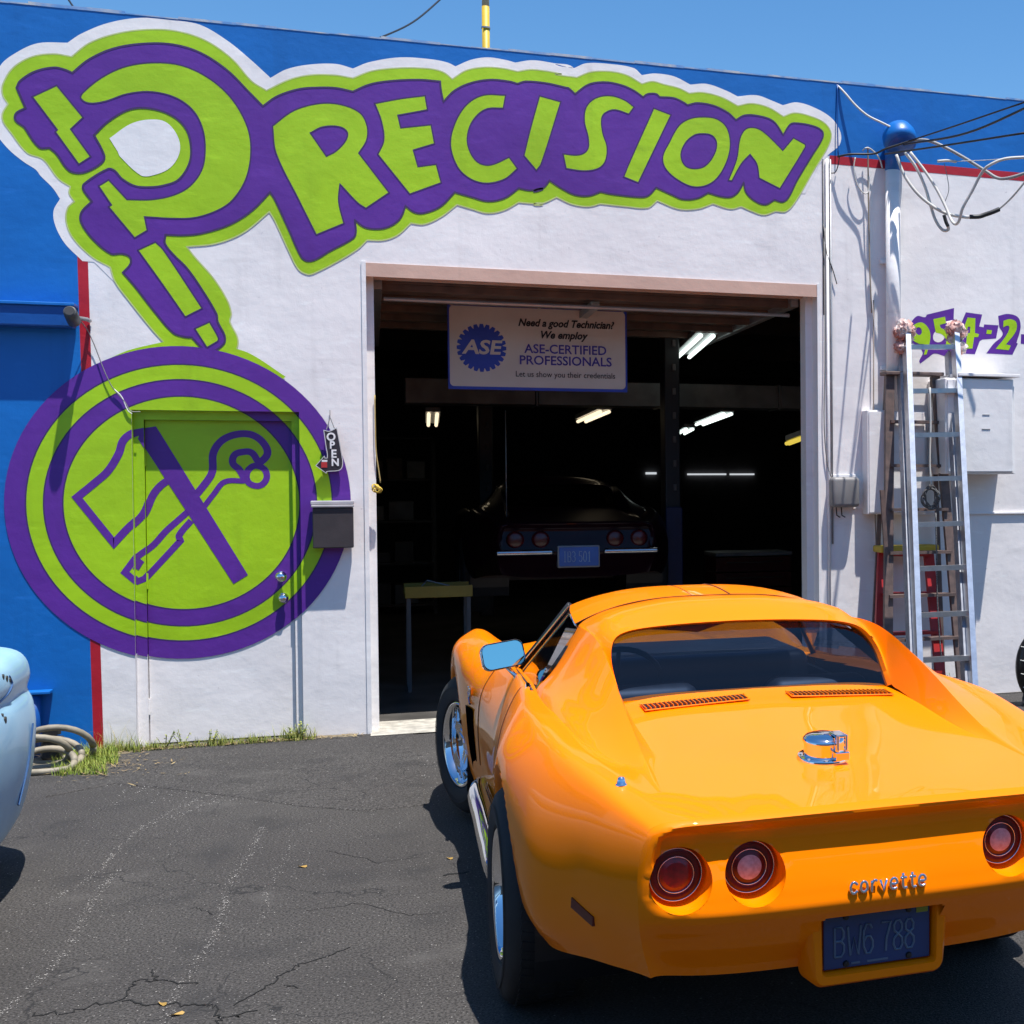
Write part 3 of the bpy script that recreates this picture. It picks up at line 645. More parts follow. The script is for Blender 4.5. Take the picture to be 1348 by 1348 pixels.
# ------------------------------------------------------------------ things fixed to or leaning on the front wall
# awning-like roller housing on the blue wall
a0 = P(0, 403); a1 = P(106, 405); zb = P(60, 430, W-.12).z
aw = empty('roller_housing', (-3, W, a1.z), label='blue painted box housing along the blue wall at the left edge', cat='roller housing')
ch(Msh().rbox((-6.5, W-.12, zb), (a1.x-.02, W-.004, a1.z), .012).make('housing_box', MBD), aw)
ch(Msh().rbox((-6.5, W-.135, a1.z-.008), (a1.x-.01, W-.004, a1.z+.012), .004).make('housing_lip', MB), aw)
c = P(95, 417, W-.2)
cm = empty('security_camera', tuple(c), label='small grey bullet camera at the end of the blue housing', cat='security camera')
ch(Msh().lathe([(0, -.075), (.03, -.075), (.036, -.07), (.038, -.02), (.038, .06), (.03, .065), (0, .065)], 20, Matrix.Translation(c) @ Matrix.Rotation(math.radians(-20), 4, 'X')).make('camera_body', mat('dark_grey_camera', (.07, .07, .075), .45), smooth=True), cm)
ch(Msh().lathe([(0, -.079), (.028, -.079), (.028, -.0755)], 20, Matrix.Translation(c) @ Matrix.Rotation(math.radians(-20), 4, 'X')).make('lens', MBLK), cm)
ch(Msh().tube([c+Vector((.02, .05, .0)), c+Vector((.06, .12, 0)), c+Vector((.06, .19, .0))], .012).make('bracket', MGAL), cm)
cw = [P(103, 418, W-.1), P(118, 440, W-.03), P(145, 505, W-.025), P(165, 530, W-.02), P(172, 541, W-.02), P(185, 542, W-.02)]
tube_w('camera_cable', crom([tuple(p) for p in cw], 5, False), .003, MGREY, label='thin grey cable slanting from the camera to the door corner', cat='cable')
tube_w('camera_cable', crom([tuple(P(*q, W-.02)) for q in ((150, 512), (160, 522), (168, 540), (174, 545))], 4, False), .003, MWF, label='short white cable end above the door corner', cat='cable')
# mailbox
a = P(412, 722, W-.11); b = P(465, 668, W-.11)
mb = empty('mailbox', ((a.x+b.x)/2, W, a.z), label='dark brown wall mailbox with pale lid right of the painted door', cat='mailbox')
MMB = mat('mailbox_brown', (.040, .032, .034), .6, c2=(.03, .024, .026), scale=12, bs=.3, bscale=120, bd=.002)
ch(Msh().rbox((a.x, W-.11, a.z), (b.x, W-.022, b.z), .006).make('mailbox_body', MMB), mb)
ch(Msh().rbox((a.x-.008, W-.122, b.z+.001), (b.x+.004, W-.022, b.z+.018), .005).make('lid', mat('mailbox_lid', (.36, .34, .35), .5)), mb)
ch(Msh().rbox((a.x-.012, W-.105, b.z+.019), (b.x+.004, W-.022, b.z+.045), .006).make('lid_hinge', mat('mailbox_lid_top', (.42, .40, .42), .5)), mb)
# OPEN sign
SY = W-.05
sg = empty('open_sign', tuple(P(436, 540, SY)), label='small black arrow sign reading OPEN hanging by the mailbox', cat='sign')
ol = crom(Z7('428 260c,470 268,522 243c,528 262,562 450,568 500,560 540,535 558,450 566,446 578c,370 522c,432 452c,436 466c,455 463,445 380'), 4)
def px_loop(pts, Y): return [Vector((P(p[0], p[1], Y).x, P(p[0], p[1], Y).z)) for p in pts]
lp = px_loop(ol, SY)
v, f = fill([lp], SY); n = len(v); vb = [Vector((p.x, SY+.012, p.z)) for p in v]
ff = f+[tuple(i+n for i in reversed(q)) for q in f]+[(i, (i+1) % n, (i+1) % n+n, i+n) for i in range(n)]
ch(mesh_obj('sign_board', v+vb, ff, mat('sign_board_black', (.035, .028, .035), .4)), sg)
v, f = ribbon([p*1.0 for p in lp], .005, SY-.001); ch(mesh_obj('sign_rim', v, f, mat('sign_rim_white', (.6, .58, .58), .5)), sg)
MSW = mat('sign_letter_white', (.8, .78, .78), .5)
for t_, px, py, s in (('O', 482, 312, .066), ('P', 490, 372, .06), ('E', 502, 437, .066), ('N', 513, 500, .06)):
    q = Z7(f'{px} {py}')[0]; q = P(q[0], q[1], SY); ch(text_obj('sign_letter', t_, MSW, None, (q.x, SY-.003, q.z), s*1.1, bold=.0022, sx=.95), sg)
q = P(*Z7('436 515')[0], SY); ch(Msh().rbox((q.x-.022, SY-.003, q.z-.02), (q.x+.014, SY-.0005, q.z+.016), .001).make('red_mark', mat('sign_red', (.5, .03, .03), .5)), sg)
q = P(*Z7('440 488')[0], SY); ch(Msh().rbox((q.x-.022, SY-.003, q.z-.006), (q.x+.012, SY-.0005, q.z+.006), .001).make('white_mark', MSW), sg)
for e in ('448 255', '508 250'): ch(Msh().tube([P(*Z7(e)[0], SY+.005), P(*Z7('475 165')[0], W-.03), P(*Z7('474 112')[0], W-.01)], .003, 6).make('hanger_wire', MGREY), sg)
# yellow cord at left jamb
tube_w('pull_cord', crom([tuple(P(*Z7(s)[0], W+.1)) for s in ('805 0', '808 200', '815 420', '835 560', '848 650')], 5, False), .004, mat('yellow_cord', (.45, .33, .12), .7), label='yellow pull cord hanging inside the left jamb of the bay', cat='cord')
kn = Msh()
for i in range(6):
    q = P(*Z7(f'{820+random.randint(-14,14)} {690+random.randint(-16,16)}')[0], W+.03); a_ = random.random()*3
    kn.tube([q+Vector((.022*math.cos(t+a_), .012*math.sin(t*1.3), .018*math.sin(t))) for t in [k*.7 for k in range(10)]], .005, 6)
kn.make('cord_knot', mat('bright_yellow_cord', (.62, .42, .05), .7), smooth=True, label='knotted bundle of yellow cord on a nail at the left jamb', cat='cord')
# meter cabinet
a = P(1097, 668, W-.13); b = P(1129, 628, W-.13); b2 = P(1137, 630, W-.02)
mt = empty('utility_cabinet', ((a.x+b.x)/2, W, a.z), label='small rounded grey utility cabinet on the wall right of the bay', cat='utility box')
ch(Msh().rbox((a.x, W-.13, a.z), (b.x+.02, W-.013, b.z), .028, seg=4).make('cabinet_cover', MGREY), mt)
sm(mt.children[0], 40)
ch(Msh().rbox((a.x+.01, W-.012, a.z-.015), (b2.x+.02, W-.001, b.z+.02), .003).make('back_plate', MWF), mt)
for x_ in (a.x+.05, a.x+.09): ch(Msh().tube([(x_, W-.05, a.z), (x_+.004, W-.05, a.z-.06), (x_+.03, W-.05, a.z-.075)], .005).make('cable_tail', MWIRE), mt)
# vertical service pipe with weatherhead
PX = P(1176, 400, W-.07); pr = .056
sp = empty('service_mast', (PX.x, W-.07, 0), label='white electric service mast with blue weatherhead right of the bay', cat='service mast')
zb_ = P(1176, 225, W-.07).z; zc = P(1176, 178, W-.07).z
ch(Msh().tube([(PX.x, W-.07, 2.19), (PX.x, W-.07, zb_)], pr, 24).make('pipe', MWF, smooth=True), sp)
ch(Msh().tube([(PX.x, W-.07, zb_+.001), (PX.x, W-.07, zc-.02)], pr+.001, 24).make('pipe_top', MB, smooth=True), sp)
wh = Msh()
M_ = Matrix.Translation((PX.x+.02, W-.15, zc-.045)) @ Matrix.Rotation(math.radians(90), 4, 'X')
wh.lathe([(0, .13), (.06, .122), (.105, .09), (.125, .04), (.127, -.01), (.118, -.055), (.0, -.06)], 24, Matrix.Translation((PX.x+.03, W-.14, zc-.045)) @ Matrix.Rotation(math.radians(58), 4, 'X'))
ch(wh.make('weatherhead', MB, smooth=True), sp)
ch(Msh().lathe([(.105, -.062), (.088, -.085), (.0, -.088)], 24, Matrix.Translation((PX.x+.03, W-.14, zc-.045)) @ Matrix.Rotation(math.radians(58), 4, 'X')).make('cable_hub', MBD, smooth=True), sp)
for z in (3.3, 2.5): ch(Msh().rbox((PX.x-pr-.03, W-.03, z), (PX.x+pr+.03, W-.002, z+.03), .003).make('pipe_strap', MWF), sp)
# service drop cables
def z6(s, ys):
    q = Z6(s); return [tuple(P(p[0], p[1], y_)) for p, y_ in zip(q, ys)]
def cab(name, s, y0, y1, r, m, label, cat='cable', grp=None):
    q = Z6(s); n = len(q)-1; pts = [tuple(P(p[0], p[1], y0+(y1-y0)*i/n)) for i, p in enumerate(q)]
    return tube_w(name, crom(pts, 6, False), r, m, label=label, cat=cat, **({'group': grp} if grp else {}))
gsc = 'looping service cables at the weatherhead'
cab('service_cable', '565 495,610 610,680 710,760 780,850 830,960 852,1010 850', W-.25, W-.45, .012, MROPE, 'pale cable drooping widest from the weatherhead to the black tape', grp=gsc)
cab('service_cable', '615 480,680 570,730 680,760 780,790 870,830 925,860 925,862 900', W-.27, W-.4, .012, MROPE, 'pale cable hanging lowest below the weatherhead', grp=gsc)
cab('service_cable', '645 480,730 590,800 700,850 800,880 870,905 892,925 870,945 800,1000 700,1050 605,1090 560,1180 520,1310 508', W-.27, W-.9, .011, MROPE, 'pale cable that loops down and rises again to the right', grp=gsc)
cab('service_cable', '670 410,740 412,830 445,950 510,1080 590,1150 630,1220 625,1330 590', W-.25, W-.8, .012, mat('grey_cable', (.30, .30, .30), .6), 'grey cable leaving the weatherhead sideways across the red stripe', grp=gsc)
cab('cable_splice', '985 850,1040 848,1080 835,1110 825,1155 806', W-.44, W-.5, [.012]+[.022]*26+[.013]*0 if False else .017, MWIRE, 'black taped splice on the drooping service cable', 'splice')
cab('service_cable', '1150 808,1210 755,1260 700,1320 625', W-.5, W-.7, .008, MROPE, 'thin pale cable rising right from the black splice', grp=gsc)
cab('cable_splice', '838 840,850 880,862 905', W-.39, W-.4, .014, MWIRE, 'short black taped cable end below the weatherhead', 'splice')
cab('roof_cable', '130 92,165 86,215 92,260 130,330 210,400 270,480 310,565 352', W+.1, W-.2, .008, MROPE, 'white cable running over the roof edge down to the weatherhead')
cab('overhead_wire', '640 415,900 330,1310 190', W-.3, W-2.2, .006, MWIRE, 'upper black overhead wire leaving the weatherhead to the right', 'wire')
cab('overhead_wire', '500 490,850 440,1310 368', W-.3, W-2.0, .007, MWIRE, 'lower black overhead wire passing under the weatherhead', 'wire')
cab('wall_wire', '228 505,300 492,440 488,500 462,600 430,680 405', W-.05, W-.3, .008, MWIRE, 'black wire stapled along the red stripe up to the weatherhead', 'wire')
cab('wall_wire', '228 95,228 300,232 500', W-.01, W-.03, .005, MBD, 'dark wire hanging down the blue band', 'wire')
cab('wall_wire', '240 500,230 560,215 595,190 600', W-.04, W-.03, .004, MWIRE, 'small black wire curl under the red stripe', 'wire')
cab('wall_wire', '330 510,322 570,340 660,380 715,405 705,408 620', W-.06, W-.05, .005, MROPE, 'pale wire loop left of the service mast', 'wire')
cab('wall_wire', '402 450,404 620,408 900,415 1200,425 1400', W-.05, W-.03, .006, mat('tan_wire', (.30, .24, .18), .7), 'tan cable hanging straight down left of the service mast', 'wire')
cab('wall_wire', '370 470,400 455,440 480,470 520,485 570', W-.06, W-.06, .006, MROPE, 'frayed pale wire tied to the hook left of the weatherhead', 'wire')
cab('wall_wire', '145 890,165 1050,200 1150,225 1235', W-.02, W-.02, .004, MWIRE, 'black wire curling out from the conduit above the bay corner', 'wire')
cab('guy_wire', '800 532,860 528,910 535', W-.4, W-.45, .010, MROPE, 'pale insulator on the cable right of the weatherhead', 'insulator')
cab('guy_wire', '910 532,1100 524,1310 505', W-.45, W-.9, .003, MROPE, 'thin pale guy wire running right from the insulator', 'wire')
cab('guy_wire', '840 545,860 640,865 700,845 760', W-.4, W-.4, .003, MGREY, 'thin wire hanging below the insulator', 'wire')
lw = [P(1150, 395, W-.03), P(1150, 540, W-.03), P(1152, 680, W-.02), P(1156, 790, W-.02)]
tube_w('wall_wire', [tuple(p) for p in lw], .005, mat('tan_wire_low', (.25, .20, .17), .7), label='tan cable running down behind the ladders at the left', cat='wire')
tube_w('wall_wire', crom([tuple(P(*q, W-.02)) for q in ((1086, 300), (1086, 480), (1085, 560), (1090, 615), (1100, 640))], 5, False), .0045, MGREY, label='grey wire bending from the conduit to the small utility cabinet', cat='wire')
# electrical boxes
a = P(1141, 677, W-.10); b = P(1217, 541, W-.10)
eb = empty('junction_cabinet', ((a.x+b.x)/2, W, a.z), label='white junction cabinet behind the ladders under the mast', cat='electrical box')
ch(Msh().rbox((a.x, W-.12, a.z), (b.x, W-.001, b.z), .006).make('cabinet_body', MW), eb); ch(Msh().rbox((a.x+.012, W-.128, a.z+.012), (b.x-.012, W-.121, b.z-.012), .003).make('cabinet_door', MWF), eb)
a = P(1246, 624, W-.36); b = P(1336, 499, W-.36)
eb = empty('breaker_panel', ((a.x+b.x)/2, W, a.z), label='large white breaker panel on the wall right of the ladders', cat='electrical box')
ch(Msh().rbox((a.x, W-.34, a.z), (b.x, W-.001, b.z), .01).make('cabinet_body', MWF), eb); ch(Msh().rbox((a.x+.015, W-.355, a.z+.015), (b.x-.015, W-.341, b.z-.012), .012, seg=3).make('cabinet_door', MWF), eb)
q = P(1298, 546, W-.357); ch(Msh().rbox((q.x-.03, W-.359, q.z-.002), (q.x+.03, W-.3555, q.z+.002), .0008).make('latch', MGREY), eb); ch(Msh().rbox((q.x-.035, W-.359, q.z-.11), (q.x+.035, W-.3555, q.z-.105), .001).make('latch', MGREY), eb)
r0 = P(1262, 491, W-.38); r1 = P(1343, 493, W-.38)
ch(Msh().rbox((r0.x, W-.38, r0.z-.02), (r1.x, W-.001, r0.z+.003), .003).make('rain_cover', MWF), eb)
ch(Msh().rbox((b.x+.002, W-.30, a.z), (b.x+.03, W-.001, b.z-.05), .004).make('side_channel', MWF), eb)
r0 = P(1172, 677, W-.02); r1 = P(1348, 678, W-.02)
ch(Msh().rbox((r0.x, W-.02, r0.z-.01), (r1.x+1, W-.001, r0.z+.006), .003).make('wall_rail', MWF), eb)
# lower white box hidden behind the car
a = P(1082, 800, W-.08); b = P(1104, 745, W-.08)
# yellow and white roof pipe
q0 = P(640, 80, 12); q1 = P(640, -60, 12)
rp = empty('roof_vent_pipe', (q0.x, 12, 4.4), label='yellow pole with a white top standing on the roof', cat='pole')
ch(Msh().tube([(q0.x, 12, 4.3), (q0.x, 12, P(640, 9, 12).z)], .032, 16).make('pole', MYEL, smooth=True), rp)
ch(Msh().tube([(q0.x, 12, P(640, 9, 12).z+.001), (q0.x, 12, q1.z)], .030, 16).make('pole_top', mat('pole_yellow_white', (.62, .55, .38), .5), smooth=True), rp)
ch(Msh().tube([(q0.x, 12, P(640, 38, 12).z), (q0.x, 12, P(640, 36, 12).z)], .038, 16).make('clamp', MGAL), rp)
for a, b, Ya, Yb, lab in (((85, -8), (122, 22), 13, 12, 'short black wire crossing the sky at the top left'), ((488, 55), (590, -10), 11, 13, 'black wire slanting through the sky above the lettering'), ((1380, 128), (1190, 190), 7, W-.3, 'black overhead wire above the blue band at the far right')):
    p, q = P(*a, Ya), P(*b, Yb); m_ = p.lerp(q, .5)-Vector((0, 0, .06)); tube_w('overhead_wire', crom([tuple(p), tuple(m_), tuple(q)], 8, False), .008, MWIRE, label=lab, cat='wire')
# ------------------------------------------------------------------ ladders
def ladder(name, label, tl, tr, bl, br, m, n, wd, dp, first, step, rung='tube', extra=None):
    tl, tr, bl, br = map(Vector, (tl, tr, bl, br)); t = empty(name, tuple((bl+br)/2), label=label, cat='ladder')
    for a, b in ((tl, bl), (tr, br)): ch(Msh().beam(a, b, wd, dp).make('rail', m), t)
    L = (tl-bl).length
    for k in range(n):
        if isinstance(first, (list, tuple)):
            lo, hi = 0, 1
            for _ in range(30):
                mid = (lo+hi)/2; q = bl.lerp(tl, mid)-Vector((0, 0, H)); py = CY-F*q.dot(upv)/q.dot(fwd)
                if py > first[k]: lo = mid
                else: hi = mid
            u = lo
        else: u = (first+k*step)/L
        if u > .99 or u < .01: continue
        a = bl.lerp(tl, u); b = br.lerp(tr, u); r = Msh()
        if rung == 'tube': r.beam(a, b, .048, .034, Vector((0, 1, 0)))
        else: r.beam(a, b, .085, .022, Vector((0, 1, 0)))
        ch(r.make('rung' if rung == 'tube' else 'step', m), t)
    return t
# aluminium extension ladder: fly section in front, base section behind
tl = P(1193, 436, W-.16); tr = P(1257, 436, W-.16); bl = G(1212, 967); br = G(1284, 963)
bl = Vector((bl.x, bl.y, .01)); br = Vector((br.x, br.y, .01))
# rung positions follow the photograph's spacing of one foot
lad = ladder('extension_ladder', 'tall aluminium extension ladder with cloth padded tips leaning on the white wall', tl, tr, bl, br, MAL, 9, .040, .085, [457, 515, 573, 631, 691, 749, 810, 869, 928], .305)
off = Vector((-.02, .075, -.16))
for a, b in ((tl, bl), (tr, br)): ch(Msh().beam(a+off, b+off+Vector((0, 0, .17)), .036, .08).make('rail', MALD), lad)
for a in (bl, br): ch(Msh().rbox(a+Vector((-.03, -.05, 0)), a+Vector((.03, .05, .03)), .006).make('foot', MRUB), lad)
MCL = mat('pale_rag', (.66, .60, .57), .9, c2=(.55, .22, .17), scale=11, bs=.6, bscale=30, bd=.02)
for i, a in enumerate((tl, tr)):
    t_ = Msh()
    bm = bmesh.new()
    for dx, dy, dz, s in ((-.01, 0, .02, .062), (-.05, -.01, -.01, .05), (.03, .0, .01, .045), (-.045, 0, -.12, .052), (.02, .02, -.05, .04)):
        if i: dx = -dx*.8; 
        r = bmesh.ops.create_icosphere(bm, subdivisions=3, radius=s, matrix=Matrix.Translation(a+Vector((dx, dy, dz))))
        for v_ in r['verts']: v_.co += Vector((random.gauss(0, .009), random.gauss(0, .009), random.gauss(0, .009)))
    me = bpy.data.meshes.new('padded_rag'); bm.to_mesh(me); bm.free(); me.materials.append(MCL); o = bpy.data.objects.new('padded_rag', me); COL.objects.link(o); sm(o, 60)
    ch(o, lad)
# ropes
MRP = mat('dark_rope', (.03, .03, .032), .8, c2=(.2, .2, .2), scale=120)
cp = []
for k in range(60):
    a_ = k*.62; cp.append(tuple(P(1225, 655, W-.36)+Vector(((.055+.018*math.sin(k*.9))*math.cos(a_), .015*math.sin(k*1.7), (.075+.015*math.sin(k*.5))*math.sin(a_)))))
tube_w('cord_coil', crom(cp, 3, False), .005, MRP, label='coil of black cord hung between the ladder rungs', cat='cord')
for pts, lab, r in ((((1224, 510), (1225, 560), (1224, 610), (1226, 640)), 'pale doubled rope hanging down to the black coil', .008), (((1232, 675), (1233, 740), (1234, 790), (1237, 840), (1240, 872)), 'thin dark rope hanging below the black coil', .006), (((1214, 805), (1206, 820), (1200, 832), (1194, 842)), 'black and white rope tied round the left ladder rail', .010)):
    tube_w('ladder_rope', crom([tuple(P(*q, W-.40)) for q in pts], 5, False), r, MRP if 'dark' in lab or 'black and' in lab else MROPE, label=lab, cat='rope')
for k, kl in enumerate(('white knot uppermost on the left ladder rail', 'black knot second from the top of the rail lashing', 'white knot in the middle of the rail lashing', 'black knot second from the bottom of the rail lashing', 'white knot lowest on the lashing above the orange car')):
    q = P(1211-k*4.2, 808+k*8, W-.42); Msh().rbox(q-Vector((.012, .012, .012)), q+Vector((.012, .012, .012)), .006).make('rope_knot', MROPE if k % 2 == 0 else MRP, label=kl, cat='rope', group='knots in the rope on the ladder')
# brown step ladder
tl = P(1171, 494, W-.14); tr = P(1231, 496, W-.14); bl = G(1166, 905); br = G(1264, 905); bl.y = br.y = W-.42; bl.x = P(1168, 880, W-.42).x; br.x = P(1268, 900, W-.42).x; bl.z = br.z = .005
bs_ = ladder('step_ladder', 'weathered brown step ladder standing behind the aluminium ladder', tl, tr, bl, br, MBRN, 7, .066, .035, [555, 613, 671, 728, 785, 843, 900], .305, 'step')
ch(Msh().rbox(tl+Vector((-.05, -.06, 0)), tr+Vector((.05, .08, .03)), .006).make('top_cap', MBRN), bs_)
for a, b in ((tl, bl), (tr, br)): ch(Msh().beam(a+Vector((0, .06, 0)), b+Vector((0, .36, 0)), .03, .02).make('rear_rail', MBRN), bs_)
ch(Msh().beam(P(1161, 645, W-.42), P(1166, 720, W-.42), .03, .02).make('spreader', MBRN), bs_)
# red step ladder with yellow top
tl = P(1162, 727, W-.10); tr = P(1222, 727, W-.10); bl = Vector((P(1150, 860, W-.3).x, W-.36, .005)); br = Vector((P(1237, 880, W-.3).x, W-.36, .005))
rs = ladder('step_ladder', 'short red step ladder with a yellow top behind the other ladders', tl, tr, bl, br, MRED, 4, .075, .035, .25, .30, 'step')
ch(Msh().rbox(tl+Vector((-.05, -.10, 0)), tr+Vector((.05, .085, .06)), .014, seg=3).make('top_cap', MYEL), rs)
# ------------------------------------------------------------------ left: hoses, pipe stub, weeds
hz = G(70, 1008)
MHOSE = mat('pale_hose', (.30, .26, .19), .6, c2=(.17, .15, .11), scale=10)
for i, (cx_, cy_, rx_, rz_, lab) in enumerate(((75, 985, .19, .14, 'pale hose loop standing tallest beside the blue wall'), (55, 998, .21, .10, 'pale hose loop lying in front of the others'), (50, 990, .17, .11, 'inner loop of the pale hose pile'), (62, 1003, .15, .07, 'smallest pale hose loop at the bottom of the pile'))):
    c = P(cx_, cy_, W-.35-.05*i); pts = [c+Vector((rx_*math.cos(a_), .10*math.sin(a_)*(1 if i % 2 else -1)-.02*i, max(rz_*math.sin(a_), -c.z+.018))) for a_ in [k*2*math.pi/26 for k in range(27)]]
    tube_w('hose', [tuple(p) for p in pts], .019, MHOSE, n=10, label=lab, cat='hose', group='coiled hoses by the blue wall')
c = P(68, 975, W-.25)
jg = empty('plastic_jar', (c.x, c.y, 0), label='dark crinkled jar lying inside the hose coil', cat='jar')
ch(Msh().lathe([(0, -.07), (.055, -.068), (.062, -.05), (.058, -.03), (.064, -.01), (.06, .03), (.064, .06), (0, .075)], 24, Matrix.Translation((c.x, c.y, .09)) @ Matrix.Rotation(math.radians(90), 4, 'X')).make('jar_body', mat('smoky_plastic', (.06, .065, .07), .15), smooth=True), jg)
ch(Msh().lathe([(0, .0), (.05, .0), (.05, .03), (0, .03)], 20, Matrix.Translation((c.x, c.y, .166)) @ Matrix.Rotation(math.radians(90), 4, 'X')).make('jar_lid', MBLK, smooth=False), jg)
c = P(50, 912, W-.06)
bk = empty('wall_bracket', (c.x, W, 0), label='blue painted pipe stub and bracket low on the blue wall', cat='pipe')
ch(Msh().rbox((c.x-.14, W-.10, c.z-.008), (c.x+.07, W-.005, c.z+.012), .005).make('shelf', MB), bk)
ch(Msh().tube([(c.x-.02, W-.05, c.z-.01), (c.x-.03, W-.05, .0)], .035, 14).make('pipe', MBD, smooth=True), bk)
# soil and leaf litter gathered along the wall foot
MSOIL = mat('dry_soil', (.13, .10, .065), .95, c2=(.22, .18, .11), scale=70, bs=.6, bscale=90)
so_v = []; so_f = []; xs_ = np.linspace(P(64, 990).x, P(470, 980).x, 90)
for i, x in enumerate(xs_):
    t_ = i/89; wdt = .035+.05*abs(math.sin(i*.9)*math.sin(i*.23))+(.34*math.exp(-((t_-.10)/.13)**2))+.02*random.random()
    so_v += [(x, W-.003, .012), (x, W-wdt*.6, .010), (x, W-wdt, .0075 if t_ < .3 else .0068)]
for i in range(89): so_f += [(3*i+1, 3*i+4, 3*i+3, 3*i), (3*i+2, 3*i+5, 3*i+4, 3*i+1)]
mesh_obj('soil_strip', so_v, so_f, MSOIL, kind='structure')
lt_ = Msh()
for _ in range(900):
    p = G(random.gauss(115, 45), random.gauss(1004, 12)) if random.random() < .55 else P(random.uniform(100, 480), 980, W-random.uniform(.01, .13))
    if p.y > W-.01: continue
    a_ = random.random()*6.28; L_ = random.uniform(.008, .03); d = Vector((math.cos(a_), math.sin(a_), random.uniform(-.1, .3)))*L_; s_ = Vector((-math.sin(a_), math.cos(a_), 0))*random.uniform(.001, .006); c = Vector((p.x, p.y, .014+random.random()*.006))
    lt_.add([c-d, c+s_, c+d, c-s_], [(0, 1, 2, 3)])
lt_.make('leaf_litter', mat('leaf_litter_tan', (.36, .27, .12), .8, c2=(.20, .13, .06), scale=25), kind='stuff')
def blades(name, spots, label, cat, m, hmin, hmax, wd=.004):
    g = Msh()
    for x, y, sc in spots:
        h = random.uniform(hmin, hmax)*sc; a_ = random.random()*6.28; lean = random.uniform(.1, .8)*h; n = 4
        d = Vector((math.cos(a_), math.sin(a_)*.7, 0)); s = Vector((-d.y, d.x, 0))*wd*random.uniform(.6, 1.3); base = len(g.v)
        for k in range(n+1):
            t_ = k/n; c = Vector((x, y, 0))+d*lean*t_*t_+Vector((0, 0, h*(t_-.28*t_*t_*min(lean/h, 1)))); w_ = s*(1-t_)
            if k < n: g.v += [tuple(c-w_), tuple(c+w_)]
            else: g.v += [tuple(c)]
        for k in range(n-1): g.f.append((base+2*k, base+2*k+1, base+2*k+3, base+2*k+2))
        g.f.append((base+2*n-2, base+2*n-1, base+2*n))
    return g.make(name, m, kind='stuff', label=label, cat=cat)
MGRA = mat('weed_green', (.17, .27, .03), .6, c2=(.34, .36, .06), scale=30); MGRY = mat('dry_weed', (.42, .34, .14), .7, c2=(.30, .28, .08), scale=30); MGRD = mat('low_weed', (.17, .24, .035), .6, c2=(.34, .33, .08), scale=30)
sp_ = []
def spot(x0, x1, y0, y1, n, sc=1):
    for _ in range(n):
        p = G(random.uniform(x0, x1), random.uniform(y0, y1)); 
        if p.y < W-.02: sp_.append((p.x, p.y, sc*random.uniform(.6, 1)))
spot(68, 140, 990, 1022, 1900, .62); spot(85, 155, 985, 1008, 1100, .9); spot(120, 185, 975, 992, 600, 1.15)
blades('grass_clump', sp_, 'sunlit grass clump spilling onto the asphalt by the hoses', 'grass', MGRA, .05, .14)
sp_ = []; spot(118, 182, 978, 992, 80, 1.0)
blades('tall_grass', sp_, 'tall thin grass standing against the red stripe', 'grass', MGRY, .22, .42, .003)
sp_ = []
for _ in range(1900):
    x = random.uniform(140, 415); p = P(x, 980, W-random.uniform(.02, .11)); dens = .35+.65*abs(math.sin(x*.07)*math.sin(x*.023+1))
    if random.random() < dens: sp_.append((p.x, p.y, .5+.5*dens))
for _ in range(160): p = P(random.gauss(388, 10), 980, W-random.uniform(.02, .09)); sp_.append((p.x, p.y, 1.4))
blades('weed_strip', sp_, 'low weeds growing along the foot of the door and wall', 'weeds', MGRD, .035, .10)
def leafy(px, label, n=26, hh=.12):
    p = P(px, 985, W-.07); t_ = empty('weed', (p.x, p.y, 0), label=label, cat='weed', group='leafy weeds at the foot of the wall'); st = Msh(); lf = Msh()
    for k in range(5):
        a_ = random.random()*6.28; tip = Vector((p.x+.05*math.cos(a_), p.y+.03*math.sin(a_), hh*random.uniform(.6, 1))); st.tube([(p.x, p.y, 0), tuple(tip)], .002, 5)
        for j in range(n//5):
            c = Vector((p.x, p.y, 0)).lerp(tip, random.uniform(.3, 1)); d = Vector((random.gauss(0, 1), random.gauss(0, .7), random.gauss(0, .4))).normalized()*random.uniform(.012, .022); s = d.cross(Vector((0, 0, 1))).normalized()*.008
            lf.add([c, c+d*.5+s, c+d, c+d*.5-s], [(0, 1, 2, 3)])
    ch(st.make('stem', MGRD), t_); ch(lf.make('leaves', MGRD), t_)
for px, l in ((218, 'leafy weed left of the middle of the door sill'), (240, 'leafy weed below the left half of the door'), (277, 'leafy weed under the middle of the door'), (385, 'leafy weed at the right door jamb'), (395, 'leafy weed just right of the door jamb')): leafy(px, l)
p = G(1318, 945); 
t_ = empty('weed', (p.x, W-.1, 0), label='small weed at the wall foot beside the orange car', cat='weed'); g = Msh(); lf = Msh()
for k in range(9):
    a_ = random.random()*6.28; b_ = Vector((p.x+random.gauss(0, .06), W-.1, 0)); tip = b_+Vector((.06*math.cos(a_), .04*math.sin(a_), random.uniform(.08, .2))); g.tube([b_, tip], .002, 5)
    for j in range(5): c = b_.lerp(tip, random.uniform(.3, 1)); d = Vector((random.gauss(0, 1), random.gauss(0, 1), .3)).normalized()*.03; s = d.cross(Vector((0, 0, 1))).normalized()*.009; lf.add([c, c+d*.5+s, c+d, c+d*.5-s], [(0, 1, 2, 3)])
ch(g.make('stem', MGRD), t_); ch(lf.make('leaves', MGRD), t_)
